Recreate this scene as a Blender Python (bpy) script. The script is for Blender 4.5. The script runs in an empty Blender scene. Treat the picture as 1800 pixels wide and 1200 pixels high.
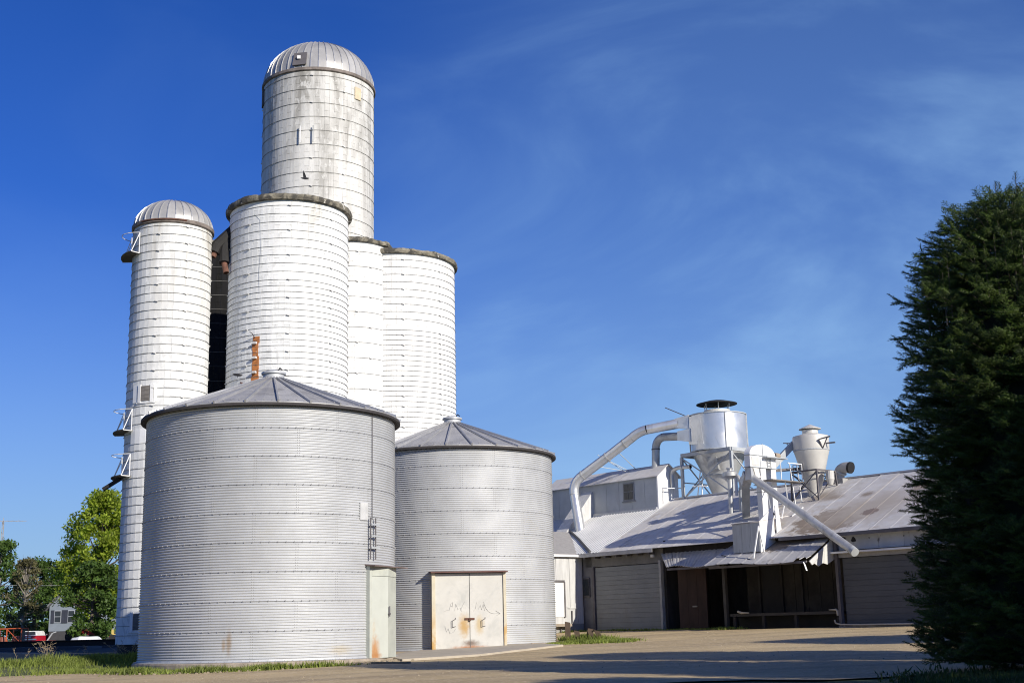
import bpy, math, random
import numpy as np
from mathutils import Vector, Matrix
random.seed(7); RNG = np.random.default_rng(7)
PI = math.pi; sc = bpy.context.scene; C = sc.collection

# ------------------------------------------------------------------ camera
cam_d = bpy.data.cameras.new('camera'); cam = bpy.data.objects.new('camera', cam_d); C.objects.link(cam)
cam_d.sensor_width = 36; cam_d.lens = 44.76; cam_d.clip_start = .1; cam_d.clip_end = 3000
cam.matrix_world = Matrix.Translation((0, 0, 1.6)) @ Matrix.Rotation(math.radians(90 + 12.65), 4, 'X') @ Matrix.Rotation(math.radians(-1.30), 4, 'Z')
sc.camera = cam; sc.cycles.filter_width = 1.05

# ------------------------------------------------------------------ sun, sky, exposure
SUN_AZ, SUN_EL = 42.3, 23.0          # azimuth measured from -Y towards +X
sd = Vector((math.sin(math.radians(SUN_AZ)) * math.cos(math.radians(SUN_EL)), -math.cos(math.radians(SUN_AZ)) * math.cos(math.radians(SUN_EL)), math.sin(math.radians(SUN_EL))))
sl = bpy.data.lights.new('sun', 'SUN'); sl.energy = 5.0; sl.angle = math.radians(.53); sl.color = (1, .93, .81)
so = bpy.data.objects.new('sun', sl); C.objects.link(so); so.rotation_euler = sd.to_track_quat('Z', 'Y').to_euler()
w = bpy.data.worlds.new('World'); sc.world = w; w.use_nodes = True
nt = w.node_tree; nt.nodes.clear(); N = nt.nodes.new; L = nt.links.new
sky = N('ShaderNodeTexSky'); sky.sky_type = 'NISHITA'; sky.sun_disc = False
sky.sun_elevation = math.radians(SUN_EL); sky.sun_rotation = math.radians(180 - SUN_AZ); sky.altitude = 250; sky.air_density = 1.0; sky.dust_density = .1; sky.ozone_density = 3.0
tc = N('ShaderNodeTexCoord')
hs = N('ShaderNodeHueSaturation'); hs.inputs['Saturation'].default_value = 1.25; hs.inputs['Value'].default_value = 1.0
L(sky.outputs[0], hs.inputs['Color'])
# thin cirrus: stretched noise on the view direction
mp = N('ShaderNodeMapping'); mp.inputs['Rotation'].default_value = (.2, .5, .3); mp.inputs['Scale'].default_value = (2.2, 3.0, 5.5)
L(tc.outputs['Generated'], mp.inputs[0])
n1 = N('ShaderNodeTexNoise'); n1.inputs['Scale'].default_value = 1.3; n1.inputs['Detail'].default_value = 9; n1.inputs['Roughness'].default_value = .55; n1.inputs['Distortion'].default_value = .7
L(mp.outputs[0], n1.inputs['Vector'])
r1 = N('ShaderNodeMapRange'); r1.inputs[1].default_value = .40; r1.inputs[2].default_value = .78; r1.interpolation_type = 'SMOOTHSTEP'; L(n1.outputs[0], r1.inputs[0])
n2 = N('ShaderNodeTexNoise'); n2.inputs['Scale'].default_value = 1.6; n2.inputs['Detail'].default_value = 3
L(tc.outputs['Generated'], n2.inputs['Vector'])
r2 = N('ShaderNodeMapRange'); r2.inputs[1].default_value = .38; r2.inputs[2].default_value = .66; L(n2.outputs[0], r2.inputs[0])
# a veil of cirrus drifting in from the right of north
dt = N('ShaderNodeVectorMath'); dt.operation = 'DOT_PRODUCT'; dt.inputs[1].default_value = Vector((.24, .95, .21)).normalized(); L(tc.outputs['Generated'], dt.inputs[0])
r3 = N('ShaderNodeMapRange'); r3.inputs[1].default_value = .90; r3.inputs[2].default_value = .998; r3.interpolation_type = 'SMOOTHSTEP'; r3.inputs[3].default_value = .0; r3.inputs[4].default_value = 1.0; L(dt.outputs['Value'], r3.inputs[0])
m1 = N('ShaderNodeMath'); m1.operation = 'MULTIPLY'; L(r1.outputs[0], m1.inputs[0]); L(r2.outputs[0], m1.inputs[1])
m2 = N('ShaderNodeMath'); m2.operation = 'MULTIPLY_ADD'; L(m1.outputs[0], m2.inputs[0]); m2.inputs[1].default_value = .05
m3 = N('ShaderNodeMath'); m3.operation = 'MULTIPLY'; L(r3.outputs[0], m3.inputs[0])
m5 = N('ShaderNodeMath'); m5.operation = 'MULTIPLY_ADD'; L(r1.outputs[0], m5.inputs[0]); m5.inputs[1].default_value = .66; m5.inputs[2].default_value = .26; L(m5.outputs[0], m3.inputs[1])
m4 = N('ShaderNodeMath'); m4.operation = 'MULTIPLY'; L(m3.outputs[0], m4.inputs[0]); m4.inputs[1].default_value = .66; L(m4.outputs[0], m2.inputs[2])
mx = N('ShaderNodeMix'); mx.data_type = 'RGBA'; L(m2.outputs[0], mx.inputs[0]); tint = N('ShaderNodeMix'); tint.data_type = 'RGBA'; tint.blend_type = 'MULTIPLY'; tint.inputs[0].default_value = 1; tint.inputs[7].default_value = (.56, .74, 1.42, 1); L(hs.outputs[0], tint.inputs[6]); sz = N('ShaderNodeSeparateXYZ'); L(tc.outputs['Generated'], sz.inputs[0])
hr_ = N('ShaderNodeMapRange'); hr_.inputs[1].default_value = .0; hr_.inputs[2].default_value = .33; hr_.inputs[3].default_value = .95; hr_.inputs[4].default_value = 0.; L(sz.outputs[2], hr_.inputs[0])
hp = N('ShaderNodeMath'); hp.operation = 'POWER'; hp.inputs[1].default_value = 1.5; L(hr_.outputs[0], hp.inputs[0])
hm_ = N('ShaderNodeMix'); hm_.data_type = 'RGBA'; L(hp.outputs[0], hm_.inputs[0]); L(tint.outputs[2], hm_.inputs[6]); hm_.inputs[7].default_value = (3.9, 6.2, 8.6, 1)
L(hm_.outputs[2], mx.inputs[6]); mx.inputs[7].default_value = (4.3, 7.4, 11.4, 1)
bg = N('ShaderNodeBackground'); bg.inputs[1].default_value = .074; L(mx.outputs[2], bg.inputs[0])
wo = N('ShaderNodeOutputWorld'); L(bg.outputs[0], wo.inputs[0])
vs = sc.view_settings; vs.view_transform = 'Standard'; vs.look = 'None'; vs.exposure = .12; vs.gamma = 1; vs.use_curve_mapping = False

# ------------------------------------------------------------------ materials
MATS = {}
def mat(name, col, rough=.7, metal=0., var=.15, scale=2., detail=6., rnd=.06, bump=0., bscale=20., stretch=(1, 1, 1),
        col2=None, c2=(.5, .6, 2., (1, 1, 1)), zfade=None, spots=None, col3=None, c3=(.6, .7, 8., (1, 1, 1)), stops=None, spec=.5, coat=0.):
    """col varied by noise; col2 / col3: stains where a noise passes a threshold; zfade: stains only between heights; spots: [(centre, radii, colour)] stains of their own shape"""
    if name in MATS: return MATS[name]
    m = bpy.data.materials.new(name); m.use_nodes = True; t = m.node_tree; nd = t.nodes; nd.clear(); A = nd.new; K = t.links.new
    out = A('ShaderNodeOutputMaterial'); b = A('ShaderNodeBsdfPrincipled'); K(b.outputs[0], out.inputs[0])
    b.inputs['Roughness'].default_value = rough; b.inputs['Metallic'].default_value = metal; b.inputs['Specular IOR Level'].default_value = spec
    geo = A('ShaderNodeNewGeometry'); oi = A('ShaderNodeObjectInfo')
    def noise(sc_, st, det=6., dist=0.):
        mpn = A('ShaderNodeMapping'); mpn.inputs['Scale'].default_value = st; K(geo.outputs['Position'], mpn.inputs[0])
        n = A('ShaderNodeTexNoise'); n.inputs['Scale'].default_value = sc_; n.inputs['Detail'].default_value = det; n.inputs['Roughness'].default_value = .62; n.inputs['Distortion'].default_value = dist
        K(mpn.outputs[0], n.inputs['Vector']); return n.outputs[0]
    def mathn(op, a, b2, c=None):
        n = A('ShaderNodeMath'); n.operation = op
        for i, v in enumerate((a, b2, c)):
            if v is None: continue
            if hasattr(v, 'links'): K(v, n.inputs[i])
            else: n.inputs[i].default_value = v
        return n.outputs[0]
    def ramp(v, lo, hi, a=0., b_=1.):
        n = A('ShaderNodeMapRange'); n.interpolation_type = 'SMOOTHSTEP'; K(v, n.inputs[0])
        for i, q in enumerate((lo, hi, a, b_)): n.inputs[i + 1].default_value = q
        return n.outputs[0]
    def mixc(f, a, b_):
        n = A('ShaderNodeMix'); n.data_type = 'RGBA'; K(f, n.inputs[0])
        for i, v in ((6, a), (7, b_)):
            if hasattr(v, 'links'): K(v, n.inputs[i])
            else: n.inputs[i].default_value = (*v, 1)
        return n.outputs[2]
    nz = noise(scale, stretch, detail)
    f = ramp(nz, .25, .75, 1 - var, 1 + var)
    rr = mathn('MULTIPLY_ADD', oi.outputs['Random'], 2 * rnd, 1 - rnd)
    f = mathn('MULTIPLY', f, rr)
    vm = A('ShaderNodeVectorMath'); vm.operation = 'SCALE'; vm.inputs[0].default_value = col; K(f, vm.inputs['Scale'])
    c = vm.outputs[0]
    if col2:
        msk = ramp(noise(c2[2], c2[3], 8., .6), c2[0], c2[1])
        if zfade:
            sp = A('ShaderNodeSeparateXYZ'); K(geo.outputs['Position'], sp.inputs[0])
            msk = mathn('MULTIPLY', msk, ramp(sp.outputs[2], zfade[0], zfade[1], zfade[2] if len(zfade) > 2 else 0., 1.))
        c = mixc(msk, c, col2)
    if col3: c = mixc(ramp(noise(c3[2], c3[3], 8., .3), c3[0], c3[1]), c, col3)
    for cen, rad, sc3, soft in (spots or []):
        s1 = A('ShaderNodeVectorMath'); s1.operation = 'SUBTRACT'; K(geo.outputs['Position'], s1.inputs[0]); s1.inputs[1].default_value = cen
        s2 = A('ShaderNodeVectorMath'); s2.operation = 'DIVIDE'; K(s1.outputs[0], s2.inputs[0]); s2.inputs[1].default_value = rad
        s3 = A('ShaderNodeVectorMath'); s3.operation = 'LENGTH'; K(s2.outputs[0], s3.inputs[0])
        q = mathn('MULTIPLY_ADD', mathn('SUBTRACT', noise(2.5 / max(min(rad), .3), (1, 1, 1), 8., .5), .5), soft, s3.outputs['Value'])
        c = mixc(ramp(q, 1.0, .72) if soft > .95 else ramp(q, 1.15, .15), c, sc3)
    K(c, b.inputs['Base Color'])
    if bump:
        bm = A('ShaderNodeBump'); bm.inputs['Strength'].default_value = bump; bm.inputs['Distance'].default_value = .02
        K(noise(bscale, (1, 1, 1), 6.), bm.inputs['Height']); K(bm.outputs[0], b.inputs['Normal'])
    if metal:
        K(ramp(noise(1.3, (1, 1, 1), 5.), .3, .7, rough - .07, rough + .09), b.inputs['Roughness'])
    MATS[name] = m; return m
def leafmat(name, col, var=.35, trans=.35, scale=1.2):
    m = bpy.data.materials.new(name); m.use_nodes = True; t = m.node_tree; nd = t.nodes; nd.clear(); A = nd.new; K = t.links.new
    out = A('ShaderNodeOutputMaterial'); geo = A('ShaderNodeNewGeometry')
    n = A('ShaderNodeTexNoise'); n.inputs['Scale'].default_value = scale; n.inputs['Detail'].default_value = 5; K(geo.outputs['Position'], n.inputs['Vector'])
    r = A('ShaderNodeMapRange'); K(n.outputs[0], r.inputs[0]); r.inputs[1].default_value = .3; r.inputs[2].default_value = .7; r.inputs[3].default_value = 1 - var; r.inputs[4].default_value = 1 + var
    ri = A('ShaderNodeMath'); ri.operation = 'MULTIPLY_ADD'; K(geo.outputs['Random Per Island'], ri.inputs[0]); ri.inputs[1].default_value = .7; ri.inputs[2].default_value = .65
    mm = A('ShaderNodeMath'); mm.operation = 'MULTIPLY'; K(r.outputs[0], mm.inputs[0]); K(ri.outputs[0], mm.inputs[1])
    v = A('ShaderNodeVectorMath'); v.operation = 'SCALE'; v.inputs[0].default_value = col; K(mm.outputs[0], v.inputs['Scale'])
    d = A('ShaderNodeBsdfPrincipled'); d.inputs['Roughness'].default_value = .55; d.inputs['Specular IOR Level'].default_value = .3; K(v.outputs[0], d.inputs['Base Color'])
    tr = A('ShaderNodeBsdfTranslucent'); v2 = A('ShaderNodeVectorMath'); v2.operation = 'MULTIPLY'; K(v.outputs[0], v2.inputs[0]); v2.inputs[1].default_value = (1.3, 1.5, .6); K(v2.outputs[0], tr.inputs[0])
    mix = A('ShaderNodeMixShader'); mix.inputs[0].default_value = trans; K(d.outputs[0], mix.inputs[1]); K(tr.outputs[0], mix.inputs[2]); K(mix.outputs[0], out.inputs[0])
    return m

# ------------------------------------------------------------------ mesh helpers
class MB:
    def __init__(s): s.v = []; s.f = []
    def add(s, vs_, fs):
        o = len(s.v); s.v += [tuple(p) for p in vs_]; s.f += [tuple(i + o for i in q) for q in fs]; return s
    def hexa(s, p):      # 8 points: bottom 0-3, top 4-7
        return s.add(p, [(3, 2, 1, 0), (4, 5, 6, 7), (0, 1, 5, 4), (1, 2, 6, 5), (2, 3, 7, 6), (3, 0, 4, 7)])
    def box(s, a, b):
        x0, y0, z0 = a; x1, y1, z1 = b
        return s.hexa([(x0, y0, z0), (x1, y0, z0), (x1, y1, z0), (x0, y1, z0), (x0, y0, z1), (x1, y0, z1), (x1, y1, z1), (x0, y1, z1)])
    def bar(s, p, q, w_, h=None):     # square bar between two points
        p = Vector(p); q = Vector(q); d = (q - p).normalized(); h = h or w_
        up = Vector((0, 0, 1)) if abs(d.z) < .95 else Vector((1, 0, 0))
        x = d.cross(up).normalized() * w_ / 2; y = x.cross(d).normalized() * h / 2
        return s.hexa([p - x - y, p + x - y, p + x + y, p - x + y, q - x - y, q + x - y, q + x + y, q - x + y])
    def tube(s, pts, r, n=10, caps=True):
        pts = [Vector(p) for p in pts]; k = len(pts); rs = r if isinstance(r, (list, tuple)) else [r] * k; o = len(s.v); prev = None
        for i, p in enumerate(pts):
            d = (pts[min(i + 1, k - 1)] - pts[max(i - 1, 0)]).normalized()
            if prev is None: x = d.orthogonal().normalized()
            else: x = (prev - d * prev.dot(d)).normalized()
            prev = x; y = d.cross(x)
            for j in range(n):
                a = 2 * PI * j / n; s.v.append(tuple(p + (x * math.cos(a) + y * math.sin(a)) * rs[i]))
        for i in range(k - 1):
            for j in range(n): s.f.append((o + i * n + j, o + i * n + (j + 1) % n, o + (i + 1) * n + (j + 1) % n, o + (i + 1) * n + j))
        if caps: s.f.append(tuple(o + j for j in range(n))[::-1]); s.f.append(tuple(o + (k - 1) * n + j for j in range(n)))
        return s
    def lathe(s, prof, c=(0, 0, 0), n=32, a0=0., a1=2 * PI):
        full = abs(a1 - a0 - 2 * PI) < 1e-6; m = n if full else n + 1; o = len(s.v)
        for r_, z in prof:
            for j in range(m):
                a = a0 + (a1 - a0) * j / n; s.v.append((c[0] + r_ * math.cos(a), c[1] + r_ * math.sin(a), c[2] + z))
        for i in range(len(prof) - 1):
            for j in range(n):
                j2 = (j + 1) % m if full else j + 1
                s.f.append((o + i * m + j, o + i * m + j2, o + (i + 1) * m + j2, o + (i + 1) * m + j))
        return s
def mesh_of(name, v, f, m, smooth=False):
    me = bpy.data.meshes.new(name); me.from_pydata(v, [], f); me.update()
    if smooth: me.polygons.foreach_set('use_smooth', [True] * len(me.polygons)); 
    me.materials.append(m); return me
def mesh_np(name, v, f, m):     # v (n,3), f (k,3|4) all alike
    me = bpy.data.meshes.new(name); k = f.shape[1]
    me.vertices.add(len(v)); me.vertices.foreach_set('co', v.astype(np.float32).ravel())
    me.loops.add(f.size); me.loops.foreach_set('vertex_index', f.astype(np.int32).ravel())
    me.polygons.add(len(f)); me.polygons.foreach_set('loop_start', np.arange(len(f), dtype=np.int32) * k)
    me.polygons.foreach_set('loop_total', np.full(len(f), k, np.int32)); me.update(calc_edges=True); me.materials.append(m); return me
def autosmooth(me, ang=35):
    try: me.set_sharp_from_angle(angle=math.radians(ang))
    except Exception: pass
# building frame: x along the long front (towards the camera's right), y into the building
O3 = Vector((3.56, 60., 0)); BR = math.radians(-49)
def wld(x, y, z):
    c, s_ = math.cos(BR), math.sin(BR); return Vector((O3.x + x * c - y * s_, O3.y + x * s_ + y * c, z))
class Thing:
    def __init__(s, name, label, cat, o=(0, 0, 0), frame='W', group=None, kind=None):
        s.o = Vector(o); s.e = bpy.data.objects.new(name, None); C.objects.link(s.e); s.e.empty_display_size = .3
        if frame == 'B': s.e.location = wld(*o); s.e.rotation_euler = (0, 0, BR)
        else: s.e.location = s.o
        if label: s.e['label'] = label
        if cat: s.e['category'] = cat
        if group: s.e['group'] = group
        if kind: s.e['kind'] = kind
    def part(s, name, mb, m, parent=None, smooth=False, label=None, kind=None):
        me = mesh_of(name, [tuple(Vector(p) - s.o) for p in mb.v], mb.f, m, smooth)
        if smooth: autosmooth(me)
        return s.inst(name, me, parent, label, kind)
    def inst(s, name, me, parent=None, label=None, kind=None, loc=None, rz=0.):
        ob = bpy.data.objects.new(name, me); C.objects.link(ob); ob.parent = parent or s.e
        if loc is not None: ob.location = loc
        ob.rotation_euler = (0, 0, rz)
        if label: ob['label'] = label
        if kind: ob['kind'] = kind
        return ob
def solo(name, mb, m, label=None, cat=None, group=None, kind=None, smooth=False, frame='W'):
    v = [wld(*p) for p in mb.v] if frame == 'B' else mb.v
    c = Vector((sum(p[0] for p in v) / len(v), sum(p[1] for p in v) / len(v), min(p[2] for p in v)))
    me = mesh_of(name, [tuple(Vector(p) - c) for p in v], mb.f, m, smooth)
    if smooth: autosmooth(me)
    o = bpy.data.objects.new(name, me); C.objects.link(o); o.location = c
    for k, q in (('label', label), ('category', cat), ('group', group), ('kind', kind)):
        if q: o[k] = q
    return o

# ------------------------------------------------------------------ palette
galv = mat('galvanised_steel', (.47, .48, .49), rough=.56, metal=.22, var=.08, scale=.9, rnd=.025, spots=[((-8.0, 36.1, 1.35), (.10, .3, .42), (.36, .30, .24), .9), ((-8.15, 36.1, 1.3), (.07, .3, .22), (.40, .34, .28), .9), ((-5.0, 37.0, 1.1), (.5, .5, .18), (.47, .44, .38), .9), ((-1.2, 46.2, 1.1), (1.2, .5, .14), (.46, .42, .35), .9)], col2=(.46, .46, .45), c2=(.56, .80, .55, (1, 1, 2.2)), col3=(.42, .40, .38), c3=(.68, .84, 2.2, (1, 1, .35)))
galv_dull = mat('dull_galvanised', (.40, .395, .385), rough=.55, metal=.2, var=.12, scale=1.5, rnd=.06, col2=(.27, .265, .26), c2=(.5, .7, 1.2, (1, 1, 1)))
rib_m = mat('roof_rib_steel', (.50, .50, .50), rough=.4, metal=.6, var=.1)
soffit = mat('shadow_dark_soffit', (.05, .045, .045), rough=.9)  # dark colour stands for the shadow and gap under the bin eaves
bolt_m = mat('shadow_toned_bolt', (.36, .355, .35), rough=.7, metal=.3)  # toned darker than the sheets so bolt rows stand for the lap shadow line
conc = mat('foundation_concrete', (.33, .28, .22), rough=.9, var=.25, scale=4, bump=.4, bscale=30)
dome_m = mat('dome_metal', (.46, .45, .43), rough=.45, metal=.3, var=.12, scale=.8, rnd=.09, col2=(.30, .29, .27), c2=(.55, .75, .7, (1, 1, .5)))
rim_m = mat('weathered_rim_concrete', (.21, .19, .145), rough=.95, var=.5, scale=3, bump=1., bscale=9, col2=(.07, .065, .055), c2=(.46, .58, 2.4, (1, 1, .8)), col3=(.55, .52, .46), c3=(.60, .68, 3.1, (1, 1, .7)))
hoop_m = mat('hoop_steel', (.17, .165, .155), rough=.7, metal=.2, var=.3)  # dark grey holds both rust and the shadow line under each hoop
hoop_p = mat('painted_lug', (.62, .61, .59), rough=.6, var=.2)
def silo_mat(name, base, grime, zf, amt):
    return mat(name, base, rough=.75, var=.06, scale=1.3, rnd=.045, stretch=(1, 1, .25), bump=.15, bscale=14,
               col2=grime, c2=(amt[0], amt[1], 1.0, (1, 1, .16)), zfade=zf, col3=tuple(q * .86 for q in base), c3=(.52, .62, 5., (1, 1, .5)))
white_l = silo_mat('painted_staves_short_silo', (.72, .725, .71), (.40, .37, .31), (13.5, 19.5, .05), (.42, .66))
white_m = silo_mat('painted_staves_middle_silo', (.77, .775, .76), (.45, .43, .38), (17., 21.5, .04), (.50, .68))
white_r = silo_mat('painted_staves_right_silo', (.76, .76, .745), (.45, .43, .38), (17., 22., .03), (.52, .7))
gray_t = silo_mat('weathered_staves_tall_silo', (.70, .69, .655), (.27, .26, .235), (18., 29.5, .3), (.37, .68))
dark_b = silo_mat('shade_dark_staves_rear_silo', (.018, .018, .02), (.012, .012, .011), (10., 22., .3), (.4, .6))  # near-black stave colour stands for the shadow this silo lies in
joint_m = mat('stave_joint', (.50, .49, .47), rough=.9)
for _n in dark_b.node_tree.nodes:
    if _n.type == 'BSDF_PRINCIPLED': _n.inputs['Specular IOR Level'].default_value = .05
white_pt = mat('white_paint', (.78, .78, .77), rough=.5, var=.06)
wood_w = mat('white_boards', (.54, .54, .53), rough=.8, var=.12, scale=2, stretch=(3, 3, .5), rnd=.07, col2=(.36, .35, .34), c2=(.58, .74, 1.6, (2, 2, .5)))
siding = mat('monitor_siding', (.40, .42, .435), rough=.6, var=.1, scale=1.5, rnd=.05, metal=0., col2=(.36, .37, .38), c2=(.55, .72, 1.2, (1, 1, .4)))  # colour set darker than the white gable to stand for the front's shade
roofw = mat('painted_roof_sheet', (.60, .575, .54), rough=.75, spec=.25, var=.14, scale=1.0, rnd=.06, bump=.1, bscale=12,
            col2=(.44, .39, .33), c2=(.54, .74, 1.1, (1, 1, 1)), col3=(.60, .59, .58), c3=(.5, .6, 2.6, (1, 1, 1)),
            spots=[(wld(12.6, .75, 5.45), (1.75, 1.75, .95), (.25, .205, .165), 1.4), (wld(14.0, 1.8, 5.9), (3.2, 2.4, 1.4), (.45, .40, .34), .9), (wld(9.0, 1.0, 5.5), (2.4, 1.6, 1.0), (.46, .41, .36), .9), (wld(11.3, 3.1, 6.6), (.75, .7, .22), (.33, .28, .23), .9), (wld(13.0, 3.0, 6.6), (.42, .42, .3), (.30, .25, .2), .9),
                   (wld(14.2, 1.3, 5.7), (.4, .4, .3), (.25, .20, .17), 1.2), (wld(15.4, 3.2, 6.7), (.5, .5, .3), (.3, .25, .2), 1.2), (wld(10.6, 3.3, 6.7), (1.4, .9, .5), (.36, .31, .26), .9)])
ribbed = mat('ribbed_steel_roof', (.60, .60, .59), rough=.5, metal=.2, var=.08, scale=1.)
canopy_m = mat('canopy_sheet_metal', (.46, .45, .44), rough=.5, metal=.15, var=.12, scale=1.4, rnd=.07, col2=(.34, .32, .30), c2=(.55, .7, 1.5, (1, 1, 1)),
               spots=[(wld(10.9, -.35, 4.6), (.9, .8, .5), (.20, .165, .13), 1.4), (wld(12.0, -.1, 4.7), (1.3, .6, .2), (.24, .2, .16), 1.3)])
shingle = mat('gray_roofing', (.30, .29, .28), rough=.85, var=.12, scale=5, bump=.3, bscale=25)
dark_in = mat('shade_dark_interior_boards', (.035, .031, .028), rough=.95, var=.4, scale=1.5, stretch=(2, 2, .6), rnd=.2)  # near-black colour stands for the deep shade inside the bay
dark_in2 = mat('shade_dark_dock_wall', (.032, .028, .023), rough=.95, var=.5, scale=1.2, rnd=.15, col2=(.03, .025, .022), c2=(.48, .62, 1.5, (1, 1, 1)))  # wall colour lowered to stand for the shade under the canopy
rust_door = mat('rusty_sliding_door', (.038, .020, .015), rough=.9, var=.4, scale=2, stretch=(1, 1, .4))
door_gray = mat('gray_garage_door', (.19, .20, .205), rough=.6, var=.08, scale=1.2, rnd=.04, col2=(.19, .19, .185), c2=(.5, .7, 1., (1, 1, .5)))
upper_w = mat('grimy_white_wall', (.50, .51, .52), rough=.8, var=.12, scale=1.5, col2=(.22, .2, .18), c2=(.60, .72, 2.2, (1, 1, .8)))
silver = mat('silver_painted_steel', (.66, .67, .68), rough=.34, metal=.65, var=.07, scale=1.2, rnd=.04, col2=(.52, .53, .53), c2=(.5, .7, 1.3, (1, 1, .6)))
silver_d = mat('dull_silver_steel', (.50, .505, .50), rough=.45, metal=.45, var=.12, scale=1.8, rnd=.05, col2=(.38, .37, .35), c2=(.5, .66, 2.2, (1, 1, .6)))
cream = mat('cream_paint', (.60, .58, .53), rough=.5, metal=.15, var=.08, scale=1.5)
steel_pt = mat('grey_painted_steel', (.40, .42, .43), rough=.6, var=.15)
frame_dk = mat('dark_bare_steel', (.14, .13, .135), rough=.7, var=.2, metal=.3)
black_st = mat('black_steel', (.012, .011, .011), rough=.75, var=.3)
seam_m = mat('dark_seam', (.12, .12, .12), rough=.8)
rust = mat('bright_rust', (.44, .165, .05), rough=.9, var=.35, scale=6, col2=(.60, .54, .47), c2=(.60, .68, 4, (1, 1, 1)))
rust_pipe = mat('rusty_pipe', (.13, .06, .04), rough=.85, var=.4, scale=6)
grey_hatch = mat('weathered_hatch_wood', (.17, .155, .14), rough=.9, var=.35, scale=6, stretch=(.4, .4, 3))
glass = mat('dark_glass', (.03, .035, .04), rough=.15, var=.1)
frame_w = mat('old_window_frame', (.20, .205, .21), rough=.7, var=.2)
bird_m = mat('dark_feathers', (.03, .03, .035), rough=.8)

# ------------------------------------------------------------------ ground
def lerp(xs, ys, t): return float(np.interp(t, xs, ys))
_WX = [-400, -70, -20, 0, 4, 14, 24, 36, 60, 400]; _WY = [.9, 1.1, 1.3, 1.32, 1.2, .83, .62, .30, 0., -.2]
def wdist(x, y): return (x - O3.x) * -.7547 + (y - 60.) * -.656
def g(x, y):
    z = np.interp(wdist(x, y), _WX, _WY)
    return float(z + .015 * math.sin(x * .7 + y * .3) + .012 * math.sin(y * 1.1 - x * .4)) if y > 6 else float(z)
def patch(name, m, x0, x1, y0, y1, nx, ny, off=.0, warp=None, kind='structure', **kw):
    xs = x0 if isinstance(x0, np.ndarray) else np.linspace(x0, x1, nx + 1); ys = y0 if isinstance(y0, np.ndarray) else np.linspace(y0, y1, ny + 1)
    mb = MB(); nx = len(xs) - 1; ny = len(ys) - 1
    for j in range(ny + 1):
        for i in range(nx + 1):
            x, y = xs[i], ys[j]
            if warp: x, y = warp(x, y, i / nx, j / ny)
            mb.v.append((x, y, g(x, y) + off))
    for j in range(ny):
        for i in range(nx): a = j * (nx + 1) + i; mb.f.append((a, a + 1, a + nx + 2, a + nx + 1))
    o = bpy.data.objects.new(name, mesh_of(name, mb.v, mb.f, m, True)); C.objects.link(o); o['kind'] = kind
    for k, q in kw.items(): o[k] = q
    return o
gxs = np.concatenate([-np.geomspace(900, 45, 14), np.linspace(-40, 40, 81), np.geomspace(45, 900, 14)])
gys = np.concatenate([-np.geomspace(900, 25, 12), np.linspace(-20, 90, 111), np.geomspace(95, 1500, 18)])
gravel = mat('packed_gravel', (.50, .38, .20), rough=.95, var=.18, scale=.6, bump=.8, bscale=9, stretch=(1, 1, 1), detail=12,
             col2=(.36, .27, .15), c2=(.42, .64, .42, (.18, 1.9, 1)), col3=(.60, .48, .30), c3=(.50, .66, 9., (1, 1, 1)))
field = mat('far_grass_field', (.065, .10, .028), rough=.95, var=.4, scale=.3)
patch('ground', field, gxs, 0, gys, 0, 0, 0)
patch('gravel_yard', gravel, -60, 24, 22.5, 61.5, 84, 39, .03, warp=lambda x, y, u, v: (x, y + (.5 * math.sin(x * .8) + .3 * math.sin(x * 2.1) if v < .01 else 0)))
dark_ground = mat('near_black_ground', (.035, .034, .033), rough=.95, var=.5, scale=1.2, col2=(.09, .09, .085), c2=(.55, .65, .5, (1, 1, 1)))  # near-black mottled ground colour behind the grass bank
patch('dark_yard', dark_ground, -90, -11.5, 47.5, 108, 60, 40, .06, warp=lambda x, y, u, v: (x + (1.2 * math.sin(y * .5) if u > .9 else 0), y + (.9 * math.sin(x * .45) if v < .1 else 0)))
slabc = mat('pale_concrete_slab', (.43, .38, .30), rough=.9, var=.12, scale=2, bump=.15, bscale=25)
mbs = MB(); sp = [(-4.3, 41.2), (-3.35, 37.6), (-1.2, 39.6), (1.5, 44.3), (.6, 46.6), (-3.2, 47.2)]
mbs.v = [(x, y, g(x, y) + .09) for x, y in sp] + [(x, y, g(x, y) - .1) for x, y in sp]; mbs.f = [tuple(range(6))] + [(i, i + 6, (i + 1) % 6 + 6, (i + 1) % 6) for i in range(6)]
solo('concrete_slab', mbs, slabc, kind='structure')

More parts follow.
